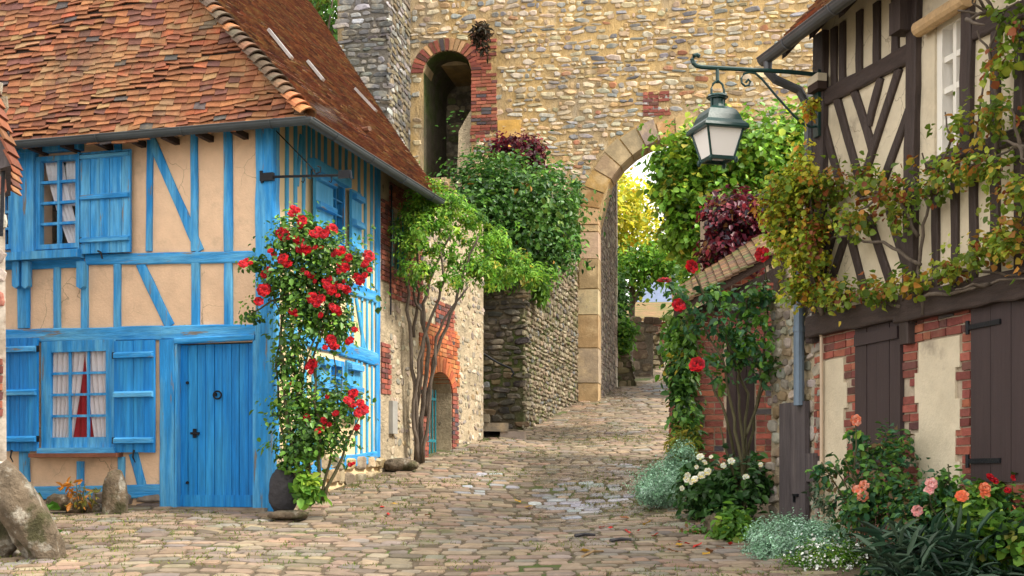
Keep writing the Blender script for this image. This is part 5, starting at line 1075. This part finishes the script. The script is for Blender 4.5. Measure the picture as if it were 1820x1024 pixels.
# red climbing rose on the corner of the blue house
RED = [((.46, .006, .010), 4), ((.30, .004, .010), 3), ((.62, .014, .022), 2), ((.52, .03, .06), .8), ((.18, .006, .008), 1)]
Yr = 13.45
rb = at(565, 893, Yr); rb[2] = gz(rb[0], rb[1]); t = plant('climbing_rose', 'tall climbing rose covered in red blooms on the corner of the blue house', 'rose bush', rb)
paths = []
for x0, pts in ((545, ((520, 800), (505, 700), (500, 580), (515, 480), (530, 390))), (555, ((535, 760), (520, 650), (545, 540), (560, 450))), (562, ((570, 780), (555, 640), (590, 540), (600, 470))), (570, ((590, 800), (600, 700), (590, 610))), (575, ((615, 790), (640, 740))), (550, ((515, 830), (500, 760), (490, 650), (500, 560), (470, 470))), (566, ((545, 840), (530, 740), (560, 600), (630, 500)))):
    P_ = [at(x0, 890, Yr)] + [at(x, y, Yr + random.uniform(-.15, .12)) for x, y in pts]; Q_ = []
    for a, c in zip(P_[:-1], P_[1:]): Q_ += wob(a, c, 4, .05)[:-1]
    paths.append(Q_ + [P_[-1]])
for xx_, y0_, y1_ in ((510, 480, 480), (440, 550, 560), (660, 460, 480)): paths.append(wob(at(540, 500, Yr), at(xx_, y1_, Yr), 5, .06))
stems('stem', t, paths, .020, .006)
leaves('foliage', [B(530, 430, Yr, 50, 45, .25), B(575, 450, Yr, 60, 45, .28), B(515, 500, Yr, 55, 45, .25), B(590, 500, Yr, 45, 50, .25), B(545, 560, Yr, 55, 50, .25), B(600, 580, Yr, 30, 50, .2), B(520, 640, Yr, 35, 50, .2), B(530, 720, Yr, 45, 50, .25), B(585, 720, Yr, 55, 40, .25), B(560, 770, Yr, 60, 45, .28), B(525, 800, Yr, 35, 30, .2), B(455, 470, Yr, 25, 10, .1, 1.5), B(445, 560, Yr, 20, 30, .1, .7), B(640, 470, Yr, 22, 20, .12)], 11000, .054, G_MID + G_BR[:2] + [((.03, .09, .025), 3)], M['leafg'], t, spread=.22, clus=10, surf=.6, loose=.2)
RS = [(528, 374), (536, 392), (519, 380), (533, 402), (500, 408), (505, 420), (496, 414), (547, 412), (556, 418), (566, 410), (583, 404), (577, 416), (590, 408), (531, 432), (537, 426), (526, 425), (531, 443), (487, 452), (481, 446), (503, 460), (470, 488), (545, 446), (560, 440), (571, 440), (598, 447), (592, 453), (606, 468), (614, 476), (602, 482), (612, 462), (620, 458), (655, 455), (650, 468), (657, 480), (648, 490), (634, 492), (640, 498), (437, 463), (432, 470), (445, 468), (553, 490), (560, 500), (575, 500), (585, 496), (582, 508), (590, 515), (605, 510), (612, 500), (616, 515), (600, 525), (570, 520), (556, 530), (563, 540), (597, 550), (603, 556), (590, 545), (527, 560), (520, 555), (570, 560), (460, 536), (468, 516), (630, 586), (622, 606), (588, 604), (592, 616), (578, 618), (600, 615), (555, 647), (548, 652), (516, 682), (582, 705), (618, 712), (625, 718), (640, 716), (645, 728), (636, 735), (628, 700), (597, 735), (575, 748), (585, 755), (545, 740), (628, 824), (622, 826), (635, 760), (570, 762), (511, 470), (538, 480)]
blooms([at(x, y, Yr - random.uniform(.12, .32)) for x, y in RS + [(x + random.uniform(-9, 9), y + random.uniform(-9, 9)) for x, y in RS[::4]]], .056, RED, t, rs=(.4, 1.25))
leaves('low_leaves', [B(545, 868, 13.35, 25, 22, .15)], 350, .09, G_BR, M['leaf'], t, spread=.3)
# garden rose with a few red blooms in front of the shed
Yg = 12.9
gb = at(1322, 905, Yg); gb[2] = gz(gb[0], gb[1]); t = plant('garden_rose', 'tall leggy rose bush with a few red blooms in front of the brick shed', 'rose bush', gb)
paths = []
for pts in (((1318, 820), (1300, 720), (1285, 640), (1240, 560), (1182, 505)), ((1325, 800), (1330, 700), (1290, 600), (1275, 520)), ((1330, 810), (1345, 720), (1355, 640), (1365, 560), (1358, 460)), ((1312, 830), (1290, 740), (1250, 650), (1215, 560)), ((1320, 780), (1310, 680), (1325, 600), (1330, 520)), ((1322, 790), (1352, 700), (1385, 620)), ((1310, 860), (1290, 800), (1280, 760))):
    P_ = [gb] + [at(x, y, Yg + random.uniform(-.15, .15)) for x, y in pts]; Q_ = []
    for a, c in zip(P_[:-1], P_[1:]): Q_ += wob(a, c, 4, .05)[:-1]
    paths.append(Q_ + [P_[-1]])
paths.append(wob(at(1270, 560, Yg), at(1229, 478, Yg), 5, .05)); paths.append(wob(at(1240, 570, Yg), at(1206, 545, Yg), 4, .05))
stems('stem', t, paths, .022, .006)
leaves('foliage', [(p + rng.normal(size=3) * .07, np.array([1, 1, .8]) * random.uniform(.07, .19), 1.) for q_ in paths for i_, p in enumerate(q_) if p[2] > at(0, 690, Yg)[2] and random.random() > .25] + [B(1340, 600, Yg, 45, 35, .3), B(1385, 600, Yg, 30, 45, .2), B(1250, 600, Yg, 40, 30, .25), B(1290, 570, Yg, 40, 22, .2), B(1370, 545, Yg, 30, 30, .2)], 1600, .074, G_BLUE + G_MID + G_BR[:1], M['leafg'], t, spread=.22, clus=8, surf=.6, droop=.6, loose=.25)
blooms([at(x, y, Yg - .32) for x, y in ((1181, 500), (1229, 474), (1206, 543), (1355, 452), (1239, 648), (1238, 655))], .075, RED, t, rs=(.8, 1.1), face=(0, -.7, .8))
# ivy on the shed's lane side
t = plant('shed_ivy', 'thick ivy curtain on the lane side of the brick shed', 'ivy', (2.1, 14.9, gz(2.0, 14.9)))
stems('stem', t, [wob((2.06, 15.0, gz(2, 15)), at(1222, 580, 15.), 6, .03)], .03, .015, 'bark')
leaves('foliage', [B(1214, 640, 15.0, 20, 70, .3), B(1218, 730, 15.0, 18, 60, .3), B(1205, 600, 15.3, 14, 40, .3), B(1222, 790, 14.95, 14, 40, .2)], 2700, .080, G_DK + G_BR[:2] + [((.35, .28, .03), .5)], M['leafg'], t, spread=.22, droop=.8)
t = plant('yellow_weeds', 'yellowing weed tuft at the foot of the shed ivy', 'weed', at(1215, 790, 14.7)); leaves('foliage', [B(1215, 785, 14.7, 18, 22, .15)], 380, .11, [((.40, .34, .05), 3), ((.2, .25, .04), 2)], M['leaf'], t, spread=.3, asp=.2)
# burgundy creeper on the pier
t = plant('virginia_creeper', 'burgundy red creeper draped over the brick pier behind the shed', 'creeper', (2.9, 17.4, gz(2.9, 17.4)))
stems('stem', t, [wob((2.9, 17.5, gz(2.9, 17.5)), at(1300, 400, 17.5), 6, .03)], .03, .015, 'bark')
leaves('foliage', [B(1305, 372, 17.5, 55, 25, .4), B(1285, 415, 17.4, 36, 60, .3), B(1330, 420, 17.4, 40, 55, .3), B(1270, 450, 17.4, 20, 40, .25), B(1345, 385, 17.6, 30, 30, .4)], 4200, .085, [((.15, .016, .028), 4), ((.085, .014, .03), 4), ((.27, .03, .04), 1.6), ((.05, .045, .06), 1.5), ((.07, .09, .02), .8), ((.22, .10, .03), .6)], M['leafg'], t, spread=.22, droop=.9)
# grapevine over the dark timbered house
VIN = [((.20, .30, .035), 5), ((.32, .37, .045), 4), ((.13, .22, .03), 3), ((.40, .18, .035), 1.6), ((.26, .08, .03), 1.2), ((.48, .36, .05), 1.6)]
VY = [((.52, .47, .04), 4), ((.38, .44, .04), 4), ((.18, .28, .03), 3.5), ((.50, .22, .03), 1.3), ((.30, .09, .03), .8)]
def vy(x, y, off=.16): a, z = FR.px(x, y, off); return np.array(FR.P(a, z, off))
t = plant('grapevine', 'autumn grapevine trained along the front of the dark timbered house', 'vine', FR.P(ra(1640), gz(*FR.P(ra(1640), 0)[:2]), .12))
vp = []
for pts in (((1640, 560), (1632, 480), (1640, 400), (1660, 330), (1720, 300), (1790, 270), (1850, 240)), ((1632, 420), (1600, 360), (1540, 330), (1480, 340), (1420, 370)), ((1636, 470), (1570, 430), (1500, 420), (1440, 430)), ((1637, 500), (1720, 480), (1790, 490), (1860, 480)), ((1600, 545), (1540, 530), (1470, 545), (1410, 540)), ((1770, 280), (1775, 180), (1760, 80), (1790, 10)), ((1720, 300), (1740, 220), (1750, 130)), ((1640, 530), (1700, 520), (1760, 505), (1850, 490)), ((1650, 350), (1690, 250), (1680, 200))):
    P_ = [vy(x, y, .10 + random.uniform(0, .08)) for x, y in pts]; Q_ = []
    for a, c in zip(P_[:-1], P_[1:]): Q_ += wob(a, c, 4, .06)[:-1]
    vp.append(Q_ + [P_[-1]])
for i in range(26):
    k = random.choice(vp); p = k[random.randrange(len(k))]; vp.append(wob(p, p + np.array([random.uniform(-.35, .1), random.uniform(-.3, .3), random.uniform(-.25, .35)]), 4, .1))
stems('vine_stem', t, vp, .016, .006, 'bark')
def VB(x, y, rx, ry, w=1., off=.18): c = vy(x, y, off); kk = c[1] / F; return (c, np.array([rx * kk * .8, .22, ry * kk * .85]), w)
leaves('foliage', [VB(1425, 345, 50, 45, 1.2, .35), VB(1480, 330, 45, 35), VB(1540, 320, 45, 32), VB(1590, 340, 40, 32), VB(1450, 400, 60, 40), VB(1520, 390, 45, 30), VB(1600, 390, 35, 30, .7), VB(1445, 500, 50, 40), VB(1500, 520, 50, 28), VB(1560, 520, 45, 22), VB(1620, 500, 40, 25), VB(1690, 480, 45, 30), VB(1740, 450, 40, 35, .8), VB(1790, 430, 40, 45), VB(1700, 300, 55, 35), VB(1650, 330, 30, 30, .7), VB(1760, 300, 50, 30), VB(1770, 200, 35, 50, .8), VB(1780, 110, 40, 35, .7), VB(1800, 40, 35, 40, .8), VB(1710, 220, 40, 30, .6), VB(1810, 340, 40, 40, .8)], 5000, .050, VIN, M['leaf'], t, spread=.24, clus=6, asp=.9, surf=.7, loose=.22, droop=.5)
t = plant('yellow_creeper', 'dense yellow and orange creeper spilling from the far corner of the dark timbered house', 'creeper', vy(1440, 420, .2))
stems('stem', t, [wob(vy(1462, 560), vy(1430, 420, .3), 6, .04), wob(vy(1462, 560), vy(1395, 380, .45), 6, .05), wob(vy(1455, 500), vy(1440, 300, .3), 6, .04)], .02, .008, 'bark')
leaves('foliage', [VB(1385, 375, 40, 50, 1, .45), VB(1400, 430, 40, 50, 1, .4), VB(1430, 300, 24, 55, .7, .4), VB(1410, 330, 40, 30, 1, .4), VB(1440, 440, 35, 50, 1, .3), VB(1430, 510, 45, 35, .8, .25), VB(1440, 190, 10, 20, .5, .3)], 4600, .046, VY, M['leaf'], t, spread=.24, clus=12, asp=.8)
# bed plants
def mound(name, label, cat, blobs, n, size, pal, m='leaf', flowers=None, **kw):
    c = blobs[0][0]; t = plant(name, label, cat, (c[0], c[1], gz(c[0], c[1]))); leaves('foliage', blobs, n, size, pal, M[m], t, **kw); return t
SIL = [((.30, .50, .33), 4), ((.38, .57, .42), 3), ((.21, .39, .23), 3), ((.46, .63, .52), 1)]
mound('silver_groundcover', 'silvery green ground cover mound at the kerb below the shed ivy', 'ground cover', [B(1185, 862, 14.3, 48, 34, .55), B(1210, 820, 14.6, 25, 35, .35), B(1160, 875, 14.1, 25, 22, .3)], 15000, .027, SIL, 'silver', loose=.03, spread=.12, clus=30, asp=.45, outw=1., surf=.2, up=.3)
mound('silver_cushion', 'broad silvery cushion plant in the bed before the pale plaster panel', 'ground cover', [B(1400, 965, 10.9, 72, 42, .5), B(1460, 965, 10.8, 60, 36, .45), B(1360, 985, 10.7, 40, 22, .3)], 19000, .024, SIL, 'silver', loose=.03, spread=.10, clus=30, asp=.45, outw=1., surf=.2, up=.3)
t = mound('white_alyssum', 'low green alyssum with tiny white flowers at the street edge', 'flowers', [B(1480, 1000, 10.2, 55, 30, .35), B(1420, 1010, 10.2, 40, 16, .3)], 4200, .032, G_BR, 'leaf', spread=.2, asp=.4)
fl_ = leaves('flowers', [B(1480, 990, 10.15, 55, 28, .35), B(1430, 1003, 10.15, 35, 14, .25)], 700, .022, [((.78, .80, .72), 1)], M['petal'], t, spread=.25, asp=1., clus=6, surf=.2); struct(fl_, 'stuff')
t = mound('white_flower_bush', 'dark green bush with white and cream flowers under the red rose bush', 'bush', [B(1265, 880, 13.1, 50, 38, .4), B(1310, 870, 13.1, 45, 40, .4), B(1345, 850, 13.2, 30, 35, .3), B(1240, 850, 13.2, 28, 25, .25)], 3000, .085, [((.028, .085, .022), 4), ((.045, .12, .025), 3), ((.07, .17, .03), 1.5)], 'leafg', spread=.22, clus=14)
blooms([at(x, y, 12.7) for x, y in ((1245, 812), (1252, 822), (1238, 830), (1222, 845), (1235, 852), (1228, 858), (1212, 868), (1258, 838), (1264, 812), (1286, 828), (1247, 845), (1220, 852), (1326, 848), (1352, 826), (1275, 822), (1300, 820))], .038, [((.80, .78, .55), 2), ((.78, .66, .25), 1), ((.82, .82, .78), 2)], t, 'white_bloom', (.6, 1.1))
mound('small_green_plant', 'small bright green plant at the bed edge beside the pale rock', 'plant', [B(1305, 935, 11.9, 30, 26, .25), B(1290, 955, 11.8, 20, 14, .2)], 800, .075, G_BR, 'leaf', spread=.25, clus=10)
t = mound('low_red_flower_plant', 'scruffy low plant at the bed edge beneath the rose stems', 'plant', [B(1255, 945, 12.3, 25, 14, .2)], 260, .07, G_MID + [((.2, .1, .04), 2)], 'leaf', spread=.3)
# peach roses in front of the dark timbered house
PEACH = [((.75, .26, .15), 4), ((.80, .36, .26), 3), ((.72, .17, .08), 2)]
PINK = [((.80, .32, .30), 4), ((.82, .45, .42), 3)]
def rosebush(label, blobs, spots, n, pal, Y, group='peach rose bushes', r=.046, tips=(), lp=None, size=.055):
    c = blobs[0][0]; b = np.array([c[0], c[1], gz(c[0], c[1])]); t = plant('rose_bush', label, 'rose bush', b, group)
    ends = [bl[0] + rng.normal(size=3) * bl[1] * .4 for bl in blobs for _ in range(2)] + [at(*s, Y) for s in spots] + [at(*s, Y) for s in tips]
    stems('stem', t, [wob(b + rng.normal(size=3) * [.08, .08, 0], e, 5, .06) for e in ends], .010, .005)
    for e in list(spots) + list(tips):
        p = at(*e, Y); blobs = blobs + [(p + np.array([0, .05, -.10]), np.array([.10, .08, .10]), .8)]
    leaves('foliage', blobs, n, size, lp or (G_MID + G_BLUE[:2] + [((.14, .09, .035), 1.4)]), M['leafg'], t, spread=.24, clus=9, surf=.5)
    blooms([at(x, y, Y - .06) for x, y in spots], r, pal, t, rs=(.75, 1.15)); return t
rosebush('rose bush with a tall single orange bloom before the brown door', [B(1560, 860, 10.1, 55, 60, .35), B(1540, 800, 10.2, 25, 30, .2), B(1590, 800, 10.2, 35, 35, .25), B(1600, 900, 9.9, 60, 40, .35), B(1520, 900, 10., 40, 40, .3)], [(1521, 747), (1536, 862), (1532, 881), (1526, 872)], 2500, PEACH, 9.9, tips=((1480, 825), (1500, 815), (1460, 822)))
rosebush('rose bush with pink blooms before the wide plaster panel', [B(1660, 915, 9.6, 60, 45, .35), B(1700, 880, 9.7, 40, 30, .25), B(1625, 930, 9.5, 40, 40, .3)], [(1655, 860), (1651, 872), (1630, 908)], 1800, PINK, 9.4, tips=((1685, 825), (1690, 850)))
rosebush('rose bush with orange and small red blooms under the brown shutter', [B(1760, 910, 9.2, 60, 45, .35), B(1800, 930, 9.1, 50, 60, .35), B(1720, 930, 9.2, 45, 45, .3), B(1790, 875, 9.3, 40, 20, .25)], [(1750, 868), (1751, 878), (1710, 882), (1798, 905)], 2300, [((.72, .15, .06), 3), ((.78, .26, .14), 2)], 9.0, lp=G_BR + G_MID, size=.065)
t = plant('red_rose_sprig', 'small red roses on thin stems against the brown shutter', 'rose bush', at(1790, 880, 9.15)); stems('stem', t, [wob(at(1785, 920, 9.1), at(x, y, 9.05), 4, .04) for x, y in ((1760, 849), (1803, 848), (1791, 871))], .006, .004)
blooms([at(x, y, 9.0) for x, y in ((1760, 849), (1803, 849), (1791, 872), (1768, 855))], .032, RED, t)
leaves('foliage', [B(1785, 890, 9.1, 30, 20, .15)], 180, .05, G_BLUE, M['leafg'], t, spread=.3)
# strap-leaved plant in the corner
t = plant('strap_leaf_plant', 'dark clump of long strap leaves in the bottom corner of the bed', 'plant', at(1680, 1020, 8.9)); 
def straps(x0, x1, y0, y1, Y, n, ln, wd, pal, t):
    N_ = n; px_ = rng.uniform(x0, x1, N_); py_ = rng.uniform(y0, y1, N_); pos = np.array([at(a, b, Y + c) for a, b, c in zip(px_, py_, rng.uniform(-.35, .35, N_))])
    ax = rng.normal(size=(N_, 3)) * [1, .8, .5] + [0, -.1, .35]; ax /= np.linalg.norm(ax, axis=1)[:, None]; nr = rng.normal(size=(N_, 3)) * .5 + [0, -.4, 1]; nr -= ax * (ax * nr).sum(1)[:, None]; nr /= np.linalg.norm(nr, axis=1)[:, None]
    cols = np.array(pal); lc = cols[rng.integers(0, len(pal), N_)] * rng.uniform(.6, 1.4, N_)[:, None]
    leafmesh('strap_leaves', pos, ax, np.cross(nr, ax), nr, ln * rng.uniform(.6, 1.3, N_), wd, .18, lc, M['leafg'], t)
straps(1555, 1850, 950, 1060, 8.9, 900, .20, .14, [(.03, .075, .045), (.045, .10, .055), (.02, .055, .03), (.09, .15, .09)], t)
leaves('foliage', [B(1600, 1010, 9.1, 60, 40, .3), B(1700, 1000, 9., 80, 45, .3), B(1800, 1010, 8.9, 60, 50, .3)], 1600, .08, G_DK, M['leafg'], t, spread=.25, asp=.3)
mound('broadleaf_plant', 'bright broad leaved plant among the roses at the photo edge', 'plant', [B(1760, 950, 8.8, 50, 28, .25), B(1815, 970, 8.7, 30, 40, .2)], 520, .066, G_BR + [((.25, .27, .04), 1)], 'leaf', spread=.3, clus=8, asp=.9)
t = mound('wall_creeper', 'small grey green creeper hanging beside the thin beige pipe', 'creeper', [VB(1463, 880, 14, 35, 1., .06)], 260, .05, [((.14, .2, .13), 2), ((.08, .13, .07), 2)], 'leaf', spread=.3)
# small things at the foot of the blue house and cottage
t = mound('orange_weeds', 'spindly orange weeds among stones under the ground floor window', 'weed', [B(140, 872, 13.7, 26, 26, .12), B(150, 895, 13.7, 30, 12, .12)], 130, .085, [((.50, .20, .03), 3), ((.42, .28, .04), 2), ((.2, .2, .04), 1)], 'leaf', spread=.35, asp=.35)
stems('stem', t, [wob(at(140 + random.uniform(-12, 12), 905, 13.7), at(140 + random.uniform(-25, 25), 860, 13.7), 4, .06) for _ in range(6)], .006, .003)
mound('big_leaf_weed', 'large green leaves behind the leaning boulder', 'weed', [B(68, 878, 11.4, 16, 26, .12)], 34, .20, [((.07, .20, .02), 1), ((.10, .26, .03), 1)], 'leaf', spread=.4, asp=.8)
def grass():
    pts = []
    def patch(cx, cy, rx, ry, n): 
        for _ in range(n): pts.append((cx + random.gauss(0, rx), cy + random.gauss(0, ry)))
    for px_, py_, n, rx, ry in ((60, 1005, 700, .28, .12), (140, 970, 300, .12, .08), (180, 930, 160, .3, .12), (260, 985, 160, .3, .15), (300, 930, 110, .25, .1), (120, 1015, 260, .3, .1), (690, 872, 60, .2, .2), (760, 880, 60, .15, .2), (870, 890, 70, .12, .2), (890, 960, 60, .12, .12), (740, 905, 60, .2, .2), (980, 975, 90, .14, .06), (820, 930, 40, .2, .2), (640, 930, 60, .25, .2), (1180, 930, 100, .1, .2), (700, 815, 90, .1, .8), (620, 870, 80, .15, .4), (1000, 770, 50, .2, .6), (880, 800, 60, .3, .8), (940, 850, 50, .3, .5), (1250, 985, 100, .15, .15), (1350, 1010, 160, .2, .08), (1210, 960, 80, .12, .1)):
        z_, Y = -1., 9.
        for _ in range(30):       # where that ray meets the ground
            X = (px_ - CX) / F * Y; Y = min(40, max(8.7, (CZ - gz(X, Y)) * F / max(12, py_ - HY))) if py_ > HY + 20 else None
            if Y is None: break
        if Y is None:
            Y = min(np.arange(12, 40, .1), key=lambda q_: abs(HY - (gz((px_ - CX) / F * q_, q_) - CZ) / q_ * F - py_)); X = (px_ - CX) / F * Y
        patch(X, Y, rx, ry, n)
    for _ in range(16000):
        y = random.uniform(9, 24); x = random.uniform(edge_l(y), edge_r(y))
        if mnoise.noise(Vector((x * 1.3, y * .9, 4.))) + .5 * mnoise.noise(Vector((x * 4, y * 3, 9.))) + .18 * abs(x + .2 - .085 * (y - 9)) > .33: pts.append((x, y))
    P = np.array([(x, y, gz(x, y)) for x, y in pts]); P = np.concatenate([P + np.concatenate([rng.normal(size=(len(P), 2)) * .035, np.zeros((len(P), 1))], 1) for _ in range(3)]); N_ = len(P); ax = rng.normal(size=(N_, 3)) * [.6, .6, .3] + [0, 0, .7]; ax /= np.linalg.norm(ax, axis=1)[:, None]
    nr = rng.normal(size=(N_, 3)); nr -= ax * (ax * nr).sum(1)[:, None]; nr /= np.linalg.norm(nr, axis=1)[:, None]
    lc = np.array([(.13, .19, .02), (.09, .15, .02), (.20, .22, .03), (.16, .13, .05)])[rng.integers(0, 4, N_)] * rng.uniform(.7, 1.3, N_)[:, None]
    o = leafmesh('grass', P, ax, np.cross(nr, ax), nr, rng.uniform(.018, .045, N_), .2, .1, lc, M['grassm'], None, base=(0, 0, 0)); struct(o, 'stuff'); o['label'] = 'short grass and moss in the joints of the cobbles'; o['category'] = 'grass'
grass()
# fallen leaves and twigs on the cobbles
fl = []
def ground_at(px_, py_):
    Y = min(np.arange(8.7, 30, .02), key=lambda q_: abs(HY - (gz((px_ - CX) / F * q_, q_) - CZ) / q_ * F - py_)); X = (px_ - CX) / F * Y; return np.array([X, Y, gz(X, Y) + .022])
for kind, lab, c, sp in (('red', 'small fallen red leaf lying on the cobbles', (.50, .03, .02), ((1135, 948), (1070, 942), (1085, 943), (1165, 956), (1222, 972), (1298, 972), (1115, 950), (1208, 968), (1240, 975), (680, 905), (690, 918))), ('yellow', 'small fallen yellow leaf lying on the cobbles', (.52, .30, .04), ((1208, 974), (1150, 935), (1255, 990), (1040, 985), (940, 905), (700, 900), (920, 895))), ('brown', 'small fallen brown leaf lying on the cobbles', (.28, .12, .05), ((1060, 985), (1178, 978), (1260, 985), (1230, 950), (760, 920), (1110, 925), (1280, 978), (1265, 960), (1195, 985)))):
    o0 = None
    for x, y in sp:
        p = ground_at(x, y)
        if o0 is None:
            mb = MB(); s = .05; mb.add([(0, -s, 0), (s * .6, -s * .3, .012), (s * .45, s * .5, .008), (0, s, .02), (-s * .45, s * .5, .010), (-s * .6, -s * .3, .016)], [(0, 1, 2, 3), (0, 3, 4, 5)], c); o = o0 = mb.build('fallen_leaf', M['petal'], base=(0, 0, 0))
        else: o = o0.copy(); COL.objects.link(o)
        o.location = tuple(p); o.rotation_euler = (random.uniform(-.3, .3), random.uniform(-.3, .3), random.uniform(0, 6)); k = random.uniform(.7, 1.3); o.scale = (k, k, k); tag(o, lab, 'leaf', kind + ' fallen leaves')
for i, (x0, x1, y, lb) in enumerate(((1022, 1058, 957, 'dark flat slate sliver on the cobbles, the longer of two'), (1085, 1122, 966, 'dark flat slate sliver on the cobbles nearest the fallen yellow leaf'))):
    a, b_ = ground_at(x0, y), ground_at(x1, y - 2); mb = MB(); mb.tube([a, (a + b_) / 2 + [0, .02, .01], b_], .02, .014, 5); o = mb.build('slate_sliver', M['rockd'], base=a); tag(o, lb, 'stone')
a, b_ = ground_at(1035, 994), ground_at(1072, 984); mb = MB(); mb.tube([a, (a + b_) / 2 + [0, .0, .02], b_], .012, .008, 5); o = mb.build('twig', mat('dry_twig', (.36, .24, .12), .8), base=a); tag(o, 'dry pale twig lying on the cobbles near the bottom of the photo', 'twig')
SUN_EL, SUN_ROT, SUN_E, SUN_ANG, EXPO = 48, 112, 2.5, 12, 1.28
# ================================================================== LIGHT, SKY, CAMERA
w = bpy.data.worlds.new('World'); scene.world = w; w.use_nodes = True; t = w.node_tree; bg = t.nodes['Background']
sky = nd(t, 'ShaderNodeTexSky', sky_type='NISHITA'); sky.sun_disc = False; sky.sun_elevation = R(SUN_EL); sky.sun_rotation = R(SUN_ROT); sky.air_density = 1.; sky.dust_density = 3.; sky.ozone_density = 1.
tc = nd(t, 'ShaderNodeTexCoord'); mp = nd(t, 'ShaderNodeMapping', Scale=(1, 1, 2.5)); n = nd(t, 'ShaderNodeTexNoise', Scale=1.6, Detail=6., Roughness=.6)
t.links.new(tc.outputs['Generated'], mp.inputs[0]); t.links.new(mp.outputs[0], n.inputs['Vector'])
mr = nd(t, 'ShaderNodeMapRange', **{'From Min': .3, 'From Max': .6, 'To Min': .62, 'To Max': .95}); t.links.new(n.outputs[0], mr.inputs['Value'])
mx = nd(t, 'ShaderNodeMix', data_type='RGBA'); t.links.new(mr.outputs[0], mx.inputs[0]); t.links.new(sky.outputs[0], mx.inputs[6]); mx.inputs[7].default_value = (9.0, 8.7, 8.3, 1)
t.links.new(mx.outputs[2], bg.inputs['Color']); bg.inputs['Strength'].default_value = .115
sd = bpy.data.lights.new('sun', 'SUN'); sd.energy = SUN_E; sd.angle = R(SUN_ANG); sd.color = (1, .93, .82)
so = bpy.data.objects.new('sun', sd); COL.objects.link(so)
el, az = R(SUN_EL), R(SUN_ROT)       # nishita rotation: sun direction (sin az, cos az)
dv = Vector((math.sin(az) * math.cos(el), math.cos(az) * math.cos(el), math.sin(el)))
so.rotation_euler = dv.to_track_quat('Z', 'Y').to_euler(); so.location = (0, 0, 30)
cam = bpy.data.cameras.new('camera'); cam.sensor_width = 36; cam.lens = F / 1820 * 36; cam.shift_y = (HY - 512) / 1820; cam.clip_end = 1000; cam.clip_start = .05
co = bpy.data.objects.new('camera', cam); COL.objects.link(co); co.location = (0, 0, CZ); co.rotation_euler = (R(90), 0, 0); scene.camera = co
scene.view_settings.view_transform = 'Standard'; scene.view_settings.look = 'None'; scene.view_settings.exposure = EXPO; scene.view_settings.gamma = 1
scene.cycles.max_bounces = 8; scene.cycles.transparent_max_bounces = 12; scene.cycles.use_denoising = True
